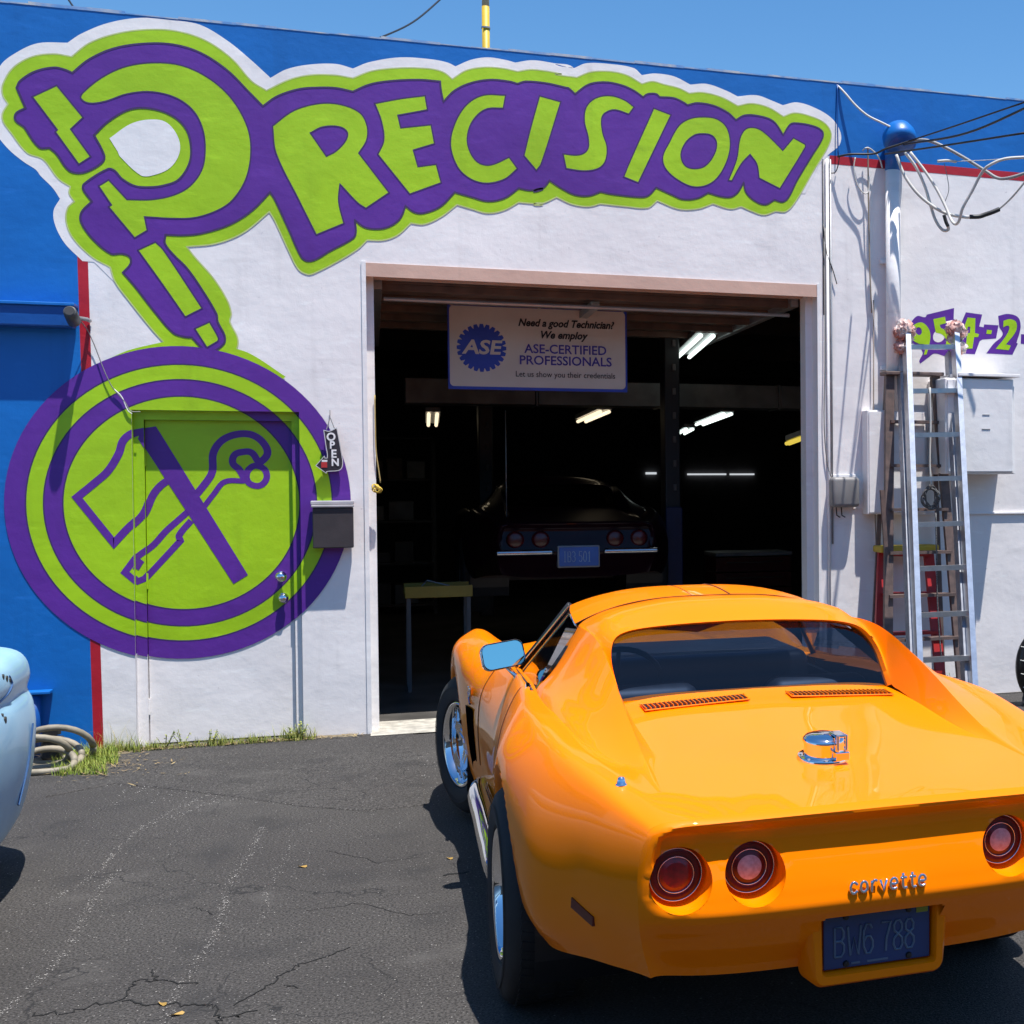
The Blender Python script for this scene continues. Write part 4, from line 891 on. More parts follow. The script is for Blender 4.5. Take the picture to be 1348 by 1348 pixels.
# black quilted thing cut by the right edge
c = P(1352, 878, W-.6)
bg_ = empty('quilted_bag', (c.x, c.y, .0), label='black quilted bag with white piping cut off by the right edge', cat='bag')
bm = bmesh.new(); bmesh.ops.create_uvsphere(bm, u_segments=28, v_segments=18, radius=1)
for v_ in bm.verts: v_.co = Vector((v_.co.x*.13+.04, v_.co.y*.09, v_.co.z*.25*(1-.12*abs(v_.co.x))))+Vector((c.x, c.y, c.z))
me = bpy.data.meshes.new('bag_body'); bm.to_mesh(me); bm.free(); me.materials.append(mat('black_vinyl', (.012, .012, .013), .3)); o = bpy.data.objects.new('bag_body', me); COL.objects.link(o); sm(o, 60); ch(o, bg_)
for k in range(4):
    zz = c.z+.16-.1*k; ch(Msh().tube([(c.x-.075+.006*k*k-.012*k, c.y-.05, zz), (c.x-.03, c.y-.095, zz-.01), (c.x+.06, c.y-.1, zz-.02)], .004, 6).make('piping', MROPE), bg_)
ch(Msh().tube([(c.x-.03, c.y, c.z-.24), (c.x-.02, c.y, .12), (c.x-.05, c.y-.03, .02)], .008).make('strap', MWIRE), bg_)
ch(Msh().rbox((c.x-.02, c.y-.05, .0), (c.x+.12, c.y+.05, c.z-.22), .01).make('stand', MBLK), bg_)
# ------------------------------------------------------------------ cars
def pch(kn, y):
    """monotone cubic through knots [(y, v)]"""
    X = np.array([k[0] for k in kn], float); Y = np.array([k[1] for k in kn], float); h = np.diff(X); d = np.diff(Y)/h
    m = np.zeros(len(X)); m[0] = d[0]; m[-1] = d[-1]
    for i in range(1, len(X)-1):
        if d[i-1]*d[i] > 0: w1 = 2*h[i]+h[i-1]; w2 = h[i]+2*h[i-1]; m[i] = (w1+w2)/(w1/d[i-1]+w2/d[i])
    y = np.clip(np.asarray(y, float), X[0], X[-1]); i = np.clip(np.searchsorted(X, y)-1, 0, len(h)-1); t = (y-X[i])/h[i]
    return (2*t**3-3*t**2+1)*Y[i]+(t**3-2*t**2+t)*h[i]*m[i]+(3*t**2-2*t**3)*Y[i+1]+(t**3-t**2)*h[i]*m[i+1]
def cr1(pts, n):
    """Catmull-Rom resample of an open list of arrays"""
    pts = [np.array(p, float) for p in pts]; out = []
    for i in range(len(pts)-1):
        p1, p2 = pts[i], pts[i+1]; p0 = pts[i-1] if i else 2*p1-p2; p3 = pts[i+2] if i+2 < len(pts) else 2*p2-p1
        for k in range(n):
            t = k/n; out.append(.5*((2*p1)+(-p0+p2)*t+(2*p0-5*p1+4*p2-p3)*t*t+(-p0+3*p1-3*p2+p3)*t**3))
    out.append(pts[-1]); return out
# rails: (y, x, z) from the rocker up over the fender to the centre line
RAILS = [
 [(-1.03,.60,.375),(-.8,.69,.365),(-.5,.79,.325),(0,.83,.30),(.5,.78,.26),(1.2,.75,.235),(2.0,.79,.235),(2.5,.83,.25),(3.0,.80,.27),(3.55,.56,.34)],
 [(-1.03,.628,.47),(-.8,.732,.465),(-.5,.842,.42),(-.3,.862,.44),(0,.880,.45),(.45,.835,.43),(1.2,.775,.40),(1.9,.800,.41),(2.2,.842,.42),(2.5,.848,.42),(3.0,.82,.42),(3.55,.61,.44)],
 [(-1.03,.645,.555),(-.8,.750,.58),(-.45,.862,.60),(0,.892,.62),(.45,.848,.60),(1.2,.79,.56),(1.8,.800,.575),(2.2,.848,.59),(2.5,.855,.60),(3.0,.83,.57),(3.55,.62,.52)],
 [(-1.03,.648,.675),(-.8,.740,.715),(-.4,.842,.755),(0,.874,.775),(.45,.825,.765),(1.2,.765,.70),(1.8,.78,.715),(2.2,.836,.775),(2.5,.847,.79),(3.0,.81,.72),(3.55,.60,.59)],
 [(-1.03,.63,.765),(-.8,.70,.820),(-.4,.775,.868),(0,.795,.890),(.45,.765,.888),(.9,.728,.868),(1.3,.700,.838),(1.8,.70,.825),(2.2,.755,.860),(2.5,.770,.868),(3.0,.73,.80),(3.55,.56,.65)],
 [(-1.03,.60,.795),(-.8,.64,.838),(-.4,.705,.882),(0,.728,.907),(.45,.715,.903),(.9,.690,.880),(1.3,.665,.848),(1.8,.655,.83),(2.2,.69,.872),(2.5,.70,.877),(3.0,.66,.81),(3.55,.51,.66)],
 [(-1.03,.53,.803),(-.8,.55,.832),(-.4,.60,.862),(0,.62,.885),(.45,.61,.88),(1.3,.57,.83),(1.8,.55,.80),(2.5,.56,.795),(3.0,.53,.74),(3.55,.42,.645)],
 [(-1.03,.35,.806),(-.8,.36,.830),(-.4,.36,.866),(0,.37,.905),(.2,.37,.915),(1.3,.35,.85),(1.8,.32,.845),(2.5,.33,.83),(3.0,.32,.75),(3.55,.28,.645)],
 [(-1.03,0,.808),(-.8,0,.832),(-.4,0,.869),(0,0,.91),(.2,0,.92),(1.3,0,.87),(1.8,0,.875),(2.5,0,.86),(3.0,0,.77),(3.55,0,.65)]]
BACK = [.055, .022, -.02, -.026, -.036, -.044, -.048, -.050, -.050]
def body_rail(j, y):
    X = pch([(a, b) for a, b, c in RAILS[j]], y); Z = pch([(a, c) for a, b, c in RAILS[j]], y)
    t = np.clip((-.75-y)/.28, 0, 1); return np.stack([X, y+BACK[j]*t*t*(3-2*t), Z], -1)
NU = 7
def body_grid(ys):
    R_ = [body_rail(j, ys) for j in range(9)]; rows = []
    for i in range(len(ys)):
        half = cr1([R_[j][i] for j in range(9)], NU); L = [p*np.array([-1, 1, 1]) for p in half]; rows.append(L+[p for p in half[:-1]][::-1])
    return np.array(rows)
WH_ = [(0.0, .345, .395), (2.49, .345, .378)]       # wheel arches: y, z, radius
def build_c3(name, label, loc, rot, C):
    """fastback-buttress sports car; C holds materials and variant flags"""
    car = empty(name, loc, rot, label=label, cat='car')
    def put(o, p=None): o.parent = p or car; return o
    PM = C['paint']; GL = C['glass']; MCH = C.get('chrome', globals()['MCH'])
    ys = np.concatenate([np.linspace(-1.03, -.7, 16)[:-1], np.linspace(-.7, 3.0, 124)[:-1], np.linspace(3.0, 3.55, 14)])
    Gd = body_grid(ys); nr, nc, _ = Gd.shape; idx = lambda i, j: i*nc+j
    V = Gd.reshape(-1, 3).copy(); fs = []
    def inside(p, pad=0): return any((p[1]-a)**2+(p[2]-b)**2 < (r-pad)**2 for a, b, r in WH_) and abs(p[0]) > .55 and p[2] < .80
    ins = np.array([inside(p) for p in V])
    for i in range(nr-1):
        for j in range(nc-1):
            q = (idx(i, j), idx(i, j+1), idx(i+1, j+1), idx(i+1, j))
            if sum(ins[list(q)]) >= 2: continue
            c = V[list(q)].mean(0)
            if .13 < c[1] < 1.50 and abs(c[0]) < .62 and c[2] > .7: continue
            fs.append(q)
    # snap arch edges on the circle
    from collections import Counter
    ec = Counter(frozenset((q[k], q[(k+1) % 4])) for q in fs for k in range(4)); rim = set()
    for e, n in ec.items():
        if n == 1:
            for v_ in e:
                p = V[v_]
                for a, b, r in WH_:
                    d = math.hypot(p[1]-a, p[2]-b)
                    if abs(p[0]) > .7 and abs(d-r) < .07 and p[2] > .22 and d > 1e-6 and p[2] < .8: V[v_] = (p[0], a+(p[1]-a)*r/d, b+(p[2]-b)*r/d); rim.add((v_, (a, b, r)))
    vs = [tuple(p) for p in V]
    used = {v_ for q in fs for v_ in q}; rm = {v_: k for v_, k in rim if v_ in used}
    lip = {}
    for v_, (a, b, r) in rm.items():
        x, y, z = vs[v_]; lip[v_] = len(vs); s = 1 if x > 0 else -1; k = (r-.012)/r; vs.append((x-s*.012, a+(y-a)*k, b+(z-b)*k))
        vs.append((x-s*.12, a+(y-a)*k, b+(z-b)*k))
    for e, n in ec.items():
        if n == 1:
            a, b = tuple(e)
            if a in lip and b in lip and rm[a] == rm[b]: fs.append((a, b, lip[b], lip[a])); fs.append((lip[a], lip[b], lip[b]+1, lip[a]+1))
    me = bpy.data.meshes.new('body'); me.from_pydata(vs, [], fs); bm = bmesh.new(); bm.from_mesh(me)
    bmesh.ops.delete(bm, geom=[v_ for v_ in bm.verts if not v_.link_faces], context='VERTS'); bmesh.ops.recalc_face_normals(bm, faces=bm.faces[:]); bm.to_mesh(me); bm.free()
    me.materials.append(PM); o = bpy.data.objects.new('body', me); COL.objects.link(o); sm(o, 50); put(o)
    # ---- rear fascia as a Coons patch inside the end curve
    end = Gd[0]; n4 = 4*NU
    left = end[:n4+1][::-1]; right = end[-(n4+1):]; topc = end[n4:nc-n4]
    NSf, NTf = 132, 64
    def res(c, n):
        d = np.concatenate([[0], np.cumsum(np.linalg.norm(np.diff(c, axis=0), axis=1))]); t = np.linspace(0, d[-1], n+1)
        return np.stack([np.interp(t, d, c[:, k]) for k in range(3)], -1)
    TT = res(topc, NSf); LL = res(left, NTf); RR = res(right, NTf); BB = np.linspace(left[-1], right[-1], NSf+1)
    prof = [(.0, .03), (.30, .03), (.345, .025), (.40, .012), (.47, -.020), (.520, -.034), (.538, -.039), (.550, -.043), (.562, -.044), (.60, -.030), (.66, -.006), (.72, .020), (.740, .028), (.757, .028), (.772, .012), (.785, -.008), (.797, -.018), (.83, -.018)]
    Fz = np.zeros((NTf+1, NSf+1, 3))
    for i in range(NTf+1):
        t = i/NTf
        for j in range(NSf+1):
            s = j/NSf
            p = (1-t)*TT[j]+t*BB[j]+(1-s)*LL[i]+s*RR[i]-((1-s)*(1-t)*TT[0]+s*(1-t)*TT[-1]+(1-s)*t*BB[0]+s*t*BB[-1])
            u = abs(2*s-1); g = 1-u**18; e_ = 1-(1-min(t/.045, 1))**2 if t < .045 else 1; eb = 1 if t < .9 else 1-((t-.9)/.1)**2
            p = p.copy(); zc = .36+.005+(.808-.365)*(1-t)
            hw = float(np.interp(p[2], [.55, .70, .765, .795, .81], [.617, .617, .600, .572, .54])); rcx, rcz, rr_ = max(abs(p[0])-(hw-.055), 0), max(abs(p[2]-.677)-(.122-.055), 0), .055
            sdf = math.hypot(rcx, rcz)-rr_; mk = min(max(-sdf/.028+.3, 0), 1); mk = mk*mk*(3-2*mk)
            pv = float(pch(prof, [p[2]])[0])
            if p[2] > .556: fl_ = -.043+.025*min((p[2]-.556)/.241, 1); pv = fl_+(pv-fl_)*mk
            p[1] += pv*g*e_ + (-.030*(1-u*u*u*u))*g*min(t/.1, 1)*(1-.5*t) + (t*.01*g)
            p[2] += -.028*(1-u**4)*t*g
            Fz[i, j] = p
    C0 = [(-.545, .650), (-.354, .650), (.362, .650), (.553, .650)] if C['type'] == 'late' else []
    RW = .079; fv = Fz.reshape(-1, 3).copy(); fi = lambda i, j: i*(NSf+1)+j; ff = []
    insd = lambda p: any(math.hypot(p[0]-a, p[2]-b) < RW for a, b in C0) or (C['type'] == 'late' and abs(p[0]) < .168 and .35 < p[2] < .508)
    im = np.array([insd(p) for p in fv])
    for i in range(NTf):
        for j in range(NSf):
            q = (fi(i, j), fi(i+1, j), fi(i+1, j+1), fi(i, j+1))
            if im[list(q)].sum() >= 2: continue
            ff.append(q)
    ec = Counter(frozenset((q[k], q[(k+1) % 4])) for q in ff for k in range(4))
    for e, n in ec.items():
        if n == 1:
            for v_ in e:
                p = fv[v_]
                for a, b in C0:
                    d = math.hypot(p[0]-a, p[2]-b)
                    if abs(d-RW) < .015: fv[v_, 0] = a+(p[0]-a)*RW/d; fv[v_, 2] = b+(p[2]-b)*RW/d
    put(sm(mesh_obj('rear_fascia', [tuple(p) for p in fv], ff, PM), 40))
    def fy(x, z):
        d = (Fz[..., 0]-x)**2+(Fz[..., 2]-z)**2; i, j = np.unravel_index(np.argmin(d), d.shape); return Fz[i, j, 1]
    late = C['type'] == 'late'
    if late:
        for k, (a, b) in enumerate(C0):
            N = 48; w_ = Msh(); vs = []
            for q in range(N):
                an = 2*math.pi*q/N; x, z = a+RW*math.cos(an), b+RW*math.sin(an); vs.append((x, fy(x, z)-.0005, z))
            for q in range(N):
                an = 2*math.pi*q/N; vs.append((a+(RW-.004)*math.cos(an), -1.015, b+(RW-.004)*math.sin(an)))
            vs.append((a, -1.012, b)); w_.add(vs, [(q, (q+1) % N, (q+1) % N+N, q+N) for q in range(N)]+[(q+N, (q+1) % N+N, 2*N) for q in range(N)])
            put(w_.make('lamp_well', PM, smooth=True))
            T_ = Matrix.Translation((a-.004, -1.036, b+.006))
            lamp = Msh().lathe([(.066, .04), (.0690, 0), (.0680, -.006), (.0662, -.007), (.0655, -.004)], 48, T_).make('tail_lamp', MCH, smooth=True, label='round tail lamp '+['far left, red lens', 'inner left, pale lens', 'inner right, pale lens', 'far right, red lens'][k]); put(lamp)
            pr_ = Msh().lathe([(.0655, -.004), (.062, -.007), (.049, -.006), (.047, -.004)], 48, T_).make('lens_ring', C['lens_dark'], smooth=True); pr_.parent = lamp
            pr_ = Msh().lathe([(.047, -.004), (.0465, -.009), (.0452, -.009), (.0448, -.005)], 48, T_).make('trim_ring', MCH, smooth=True); pr_.parent = lamp
            pr_ = Msh().lathe([(.0448, -.005), (.034, -.010), (.032, -.011)], 48, T_).make('lens_ring', C['lens_dark'] if k in (1, 2) else C['lens_red'], smooth=True); pr_.parent = lamp
            pr_ = Msh().lathe([(.032, -.011), (.015, -.015), (0, -.016)], 48, T_).make('lens_centre', C['lens_clear'] if k in (1, 2) else C['lens_red'], smooth=True); pr_.parent = lamp
        # plate housing
        hs = Msh(); N = 8
        def rr(x0, z0, x1, z1, r, y):
            return [(p.x, y, p.y) for p in rrect(x0, z0, x1, z1, r, N)]
        def rr2(x0b, x0t, z0, z1, r, y):
            o_ = []
            for p in rrect(-x0b, z0, x0b, z1, r, N): t_ = (p.y-z0)/(z1-z0); o_.append((p.x*(1+(x0t/x0b-1)*t_), y, p.y))
            return o_
        Ls = [rr2(.195, .22, .306, .520, .035, -.97), rr2(.187, .208, .312, .522, .03, -1.046), rr2(.178, .192, .322, .519, .024, -1.062), rr2(.163, .166, .343, .514, .012, -1.062), rr2(.160, .163, .346, .512, .010, -1.056), rr2(.157, .160, .348, .510, .01, -1.022)]
        n = len(Ls[0]); vv = [p for l in Ls for p in l]
        f_ = [(k*n+q, k*n+(q+1) % n, (k+1)*n+(q+1) % n, (k+1)*n+q) for k in range(len(Ls)-1) for q in range(n)]+[tuple((len(Ls)-1)*n+q for q in range(n))]
        hs.add(vv, f_); put(sm(hs.make('plate_housing', PM), 40)).location = (0, .010, 0)
        lp = put(Msh().rbox((-.1525, -1.042, .353), (.1525, -1.036, .505), .008).make('licence_plate', C['plate'], label='dark blue licence plate reading BW6 788')); lp.location = (0, .010, 0)
        tx_ = stroke_text('BW6 788', -.122, .386, .078, .029, .0075, .0034, -1.0435); o = tx_.make('plate_characters', C['plate_ink']); o.parent = lp
        for x_ in (-.09, .09):
            for z_ in (.365, .49): o = Msh().lathe([(0, -.006), (.007, -.005), (.009, 0)], 12, Matrix.Translation((x_, -1.043, z_))).make('plate_bolt', MBLK); o.parent = lp
        o = Msh().rbox((.112, -1.0445, .478), (.146, -1.0425, .500), .001).make('registration_sticker', mat('sticker_yellow', (.25, .30, .03), .5)); o.parent = lp
        o = Msh().rbox((-.075, -1.0435, .361), (-.05, -1.0423, .367), .0005).make('plate_mark', C['plate_ink']); o.parent = lp
        o = Msh().rbox((-.03, -1.0435, .361), (.03, -1.0423, .367), .0005).make('plate_mark', C['plate_ink']); o.parent = lp
        # script badge: rounded chrome strokes
        B = put(empty('badge', (0, 0, 0)))
        LT = {'c': [[(.95,.25),(.6,.05),(.3,.1),(.1,.5),(.3,.9),(.6,.95),(.95,.75)]], 'o': [[(.5,.05),(.15,.25),(.15,.75),(.5,.95),(.85,.75),(.85,.25),(.5,.05)]],
          'r': [[(.2,0),(.2,.95)],[(.2,.6),(.5,.95),(.85,.9)]], 'v': [[(.1,.95),(.5,.0),(.9,.95)]], 'e': [[(.12,.5),(.88,.5),(.85,.8),(.5,.95),(.2,.8),(.1,.5),(.2,.15),(.5,.05),(.9,.12)]],
          't': [[(.4,1.3),(.4,.2),(.6,.02),(.9,.05)],[(.05,.9),(.85,.9)]]}
        x = -.110
        for c_ in 'corvette':
            m_ = Msh()
            for st in LT[c_]:
                pts_ = crom([(x+a*.0225, fy(x+.01, .595)-.010, .578+b_*.031, *(['c'] if c_ == 'v' else [])) for a, b_ in st], 4, False); m_.tube(pts_, .0042, 8)
            o = m_.make('badge_letter', MCH, smooth=True); o.parent = B; x += .0285 if c_ not in 'tr' else .0260
        put(empty('badge_mount', (0, 0, 0))) if False else None
    else:
        for a in (-.50, -.30, .30, .50):
            yy = fy(a, .66)
            o = put(Msh().lathe([(0, -.035), (.05, -.03), (.068, -.015), (.072, 0), (.07, .03)], 32, Matrix.Translation((a, yy, .665))).make('tail_lamp', C['lens_red'], smooth=True))
        for s in (-1, 1):
            put(Msh().rbox((s*.66 if s < 0 else .2, -1.14, .535), (-.2 if s < 0 else .66, -1.07, .585), .022, seg=3).make('chrome_bumper', MCH, smooth=True))
        put(Msh().rbox((-.170, -1.13, .432), (.170, -1.05, .613), .01).make('plate_frame', mat('dull_frame', (.30, .29, .30), .55, .2))); lp = put(Msh().rbox((-.158, -1.14, .445), (.158, -1.132, .60), .006).make('licence_plate', C['plate'], label='bright blue licence plate reading IB3 501'))
        o = stroke_text('IB3 501', -.125, .482, .082, .026, .012, .0026, -1.1425).make('plate_characters', C['plate_ink']); o.parent = lp
    # ---- greenhouse: roof, buttresses, rear window surround
    rz = lambda y: float(pch([(.36, 1.125), (.5, 1.156), (.74, 1.184), (1.0, 1.196), (1.15, 1.192), (1.24, 1.178)], [y])[0])
    ze = lambda y: float(pch([(.36, 1.09), (.5, 1.097), (.76, 1.090), (1.0, 1.110), (1.24, 1.118)], [y])[0])
    xe = lambda y: float(pch([(.5, .525), (.76, .520), (1.0, .505), (1.24, .475)], [y])[0])
    rf = lambda x, y: rz(y)-(rz(y)-ze(y))*min(abs(x)/xe(y), 1)**3.0
    O_ = [(.550, -.86, .828), (.540, -.62, .858), (.535, -.4, .916), (.533, -.2, .978), (.528, 0, 1.035), (.524, .15, 1.072), (.524, .3, 1.094), (.525, .45, 1.100), (.522, .62, 1.096), (.515, .72, rf(.515, .72)), (.47, .765, rf(.47, .75)), (.38, .768, rf(.38, .75)), (.2, .762, rf(.2, .75)), (0, .76, rf(0, .76))]
    I_ = [(.50, -.88, .822), (.500, -.66, .840), (.490, -.43, .860), (.485, -.2, .880), (.480, -.02, .902), (.478, .055, .914), (.484, .13, .965), (.486, .20, 1.02), (.476, .26, 1.062), (.452, .31, 1.092), (.405, .345, 1.108), (.32, .368, 1.117), (.17, .385, 1.123), (0, .39, 1.126)]
    Od = cr1(O_, 16); Id = cr1(I_, 16); ns = len(Od); rows = 14; gv = []
    for i in range(ns):
        t_ = i/(ns-1)
        for k in range(rows+1):
            u = k/rows; p = Od[i]*(1-u)+Id[i]*u
            top_ = min(max((t_-.55)/.2, 0), 1)
            # roof part stays high, then rolls down to the glass
            p = p.copy(); p[2] += (.022*math.sin(math.pi*u)+.010*math.sin(math.pi*min(u*1.0, 1))**2)*top_
            p[2] += -.004*math.sin(math.pi*u)*(1-top_)
            gv.append(p)
    gfull = Msh()
    for s in (-1, 1):
        gfull.add([(s*p[0], p[1], p[2]) for p in gv], [(i*(rows+1)+k, (i+1)*(rows+1)+k, (i+1)*(rows+1)+k+1, i*(rows+1)+k+1)[::s] for i in range(ns-1) for k in range(rows)])
        # inner lip of the window opening
        lipv = [(s*Id[i][0], Id[i][1], Id[i][2]) for i in range(80, ns)]; n = len(lipv)
        gfull.add(lipv+[(x*.985, y+.035, z-.012) for x, y, z in lipv], [(i, i+1, i+1+n, i+n)[::s] for i in range(n-1)])
        # outer flank of the buttress
        ridge = cr1(O_[:10], 16); m_ = len(ridge)
        base = [(.60, -.88, .826), (.665, -.62, .848), (.70, -.4, .872), (.722, -.2, .888), (.735, 0, .898), (.738, .12, .900), (.735, .24, .900), (.730, .34, .900), (.722, .42, .902), (.714, .47, .902)]
        bs2 = cr1(base, 16); K = 8; fl = []
        for i in range(m_):
            for k in range(K+1):
                u = k/K; p = ridge[i]*(1-u)+bs2[i]*u; wdt = np.linalg.norm(ridge[i]-bs2[i]); f0 = i/(m_-1)
                p = p.copy(); p[2] -= .10*wdt*math.sin(math.pi*u)*(1 if u > .15 else u/.15)*(.4+.6*f0); p[0] += .02*math.sin(math.pi*u)*f0*.2; p[2] -= .02*(1 if u > .95 else 0)
                fl.append(p)
        gfull.add([(s*p[0], p[1], p[2]) for p in fl], [(i*(K+1)+k, i*(K+1)+k+1, (i+1)*(K+1)+k+1, (i+1)*(K+1)+k)[::s] for i in range(m_-1) for k in range(K)])
    # roof front panels
    NX = 28; yv = np.linspace(.745, 1.24, 16); rv_ = []
    for i, y in enumerate(yv):
        for j in range(NX+1):
            q = (2*j/NX-1); x = q*xe(y)
            yy = y if i else .745+.03*(abs(q)**2)
            rv_.append((x, yy-(.0 if i < 15 else .05*q*q), rf(x, y)+.002))
    roof = Msh().add(rv_, [(i*(NX+1)+j, i*(NX+1)+j+1, (i+1)*(NX+1)+j+1, (i+1)*(NX+1)+j) for i in range(15) for j in range(NX)])
    # turned down edges of the roof
    for s in (-1, 1):
        e = [(s*xe(y), y, ze(y)+.002) for y in yv]; n = len(e); roof.add(e+[(x-s*.01, y, z-.028) for x, y, z in e], [(i, i+1, i+1+n, i+n)[::-s] for i in range(n-1)])
    bm = bmesh.new(); me = bpy.data.meshes.new('x'); me.from_pydata(gfull.v, [], gfull.f); bm.from_mesh(me); bmesh.ops.remove_doubles(bm, verts=bm.verts[:], dist=.0008); bmesh.ops.recalc_face_normals(bm, faces=bm.faces[:]); bm.to_mesh(me); bm.free()
    me.materials.append(PM); o = bpy.data.objects.new('rear_roof_and_buttresses', me); me.name = 'rear_roof_and_buttresses'; COL.objects.link(o); sm(o, 45); put(o)
    put(sm(roof.make('roof_panel', PM), 45))
    MS = C['seam']
    put(Msh().tube([(q*xe(.75)*.999, .748+.028*q*q, rf(q*xe(.75), .75)+.0025) for q in np.linspace(-1, 1, 40)], .0022, 6).make('roof_seam', MS))
    for xs_, rs_ in ((.075, .0036), (-.075, .0016)): put(Msh().tube([(xs_, y, rf(xs_, y)+.0022) for y in np.linspace(.76, 1.23, 20)], rs_, 6).make('roof_seam', MS))
    # glass
    rear = []; nI = len(Id); half = Id[80:]
    rowsg = []
    for p in half:
        rowsg.append([(p[0]*q*.99, p[1]+.028+.018*(1-q*q), p[2]-.006) for q in np.linspace(-1, 1, 25)])
    # only rows up the window side (monotone z)
    gvv = [p for r in rowsg for p in r]; n = 25
    put(mesh_obj('rear_window', gvv, [(i*n+j, (i+1)*n+j, (i+1)*n+j+1, i*n+j+1) for i in range(len(rowsg)-1) for j in range(n-1)], GL, smooth=True))
    for s in (-1, 1):
        g_ = [(s*.708, .47, .898), (s*.655, 1.42, .835), (s*.470, 1.22, 1.112), (s*.500, 1.0, 1.100), (s*.512, .77, 1.080)]
        put(mesh_obj('side_window', g_, [(0, 1, 2), (0, 2, 3), (0, 3, 4)], C['side_glass']))
        put(Msh().tube([(s*.665, 1.46, .825), (s*.575, 1.36, .96), (s*.473, 1.24, 1.122)], [.016, .014, .012], 8).make('windscreen_pillar', C['pillar'], smooth=True))
        put(Msh().tube([(s*.662, 1.43, .838), (s*.477, 1.215, 1.120), (s*.506, 1.0, 1.106), (s*.517, .78, 1.086)], .0045, 6).make('window_trim', MCH, smooth=True))
        put(Msh().tube([(s*.722, .44, .903), (s*.708, .8, .886), (s*.690, 1.1, .862), (s*.668, 1.46, .835)], .006, 6).make('belt_trim', C['pillar'], smooth=True))
    wsn = []
    for i in range(7):
        t_ = i/6
        for q in np.linspace(-1, 1, 17):
            wsn.append((q*((1-t_)*.47+t_*.655), (1-t_)*(1.25-.02*q*q)+t_*(1.80-.34*q*q), (1-t_)*(rf(q*.47, 1.24)-.008)+t_*(.872-.035*q*q)))
    put(mesh_obj('windscreen', wsn, [(i*17+j, i*17+j+1, (i+1)*17+j+1, (i+1)*17+j) for i in range(6) for j in range(16)], GL, smooth=True))
    # ---- cabin
    MC_ = C['cabin']
    tub = Msh().box((-.60, .16, .30), (.60, 1.7, .34)); tub.box((-.62, .13, .341), (-.6005, 1.7, .80)); tub.box((.6005, .13, .341), (.62, 1.7, .80)); tub.box((-.60, .06, .341), (.60, .13, .84))
    put(tub.make('cabin_tub', MC_))
    put(Msh().rbox((-.46, .10, .845), (.46, .34, .865), .008).make('parcel_shelf', MC_))
    for s in (-1, 1):
        se = put(Msh().rbox((s*.33-.20, .50, .341), (s*.33+.20, 1.02, .50), .05, seg=3).make('seat', MC_, smooth=True))
        o = Msh().rbox((s*.33-.20, .38, .45), (s*.33+.20, .52, .90), .055, seg=4, M=None).make('seat_back', MC_, smooth=True); o.parent = se
    put(Msh().rbox((-.55, 1.18, .58), (.55, 1.74, .893), .05, seg=4).make('dashboard', C['dash'], smooth=True))
    sw = Msh(); cM = Matrix.Translation((-.32, 1.05, .80)) @ Matrix.Rotation(math.radians(-62), 4, 'X')
    sw.tube([cM @ Vector((.185*math.cos(a), .185*math.sin(a), 0)) for a in [k*math.pi/16 for k in range(33)]], .012, 8)
    for a in (.2, 2.94, 4.7): sw.tube([cM @ Vector((0, 0, -.02)), cM @ Vector((.18*math.cos(a), .18*math.sin(a), 0))], .009, 6)
    put(sw.make('steering_wheel', MBLK, smooth=True))
    # inner skin under the roof so the cabin stays dark
    put(Msh().add([(q*xe(y)*.97, y, rf(q*xe(y), y)-.022) for y in (.42, .75, 1.0, 1.22) for q in np.linspace(-1, 1, 9)], [(i*9+j, i*9+j+1, i*9+10+j, i*9+9+j) for i in range(3) for j in range(8)]).make('headliner', MC_))
    for s in (-1, 1):
        put(mesh_obj('inner_quarter_trim', [(s*.498, .30, 1.055), (s*.485, .45, 1.065), (s*.480, .74, 1.055), (s*.60, .16, .86), (s*.65, .30, .86), (s*.665, .46, .86)], [(0, 1, 4, 3), (1, 2, 5, 4)], MC_))
        put(mesh_obj('door_card', [(s*.640, .30, .872), (s*.665, .50, .878), (s*.640, 1.38, .820), (s*.62, 1.38, .50), (s*.62, .30, .50)], [(0, 1, 2, 3, 4)], MC_))
    # underbody and wheel wells
    ub = Msh().box((-.60, -.45, .34), (.60, 3.3, .38)); ub.box((-.62, .45, .24), (.62, 2.05, .30)); ub.box((-.56, -.93, .44), (.56, -.90, .62)); ub.box((-.56, -.90, .42), (.56, -.44, .45)); put(ub.make('underbody', MBLK))
    for s in (-1, 1):
        for a, b, r in WH_:
            o = Msh(); N = 20; pv = []
            for k in range(N+1):
                an = math.pi*(-.15)+math.pi*1.3*k/N
                for x in (.82 if a < 1 else .82, .50): pv.append((s*x, a+(r+.004)*math.cos(an), min(b+(r+.004)*math.sin(an), .80)))
            o.add(pv, [(2*k, 2*k+1, 2*k+3, 2*k+2) for k in range(N)]); o.add([pv[2*k+1] for k in range(N+1)]+[(s*.55, a, b)], [(k, k+1, N+1) for k in range(N)]); put(o.make('wheel_well', MBLK))
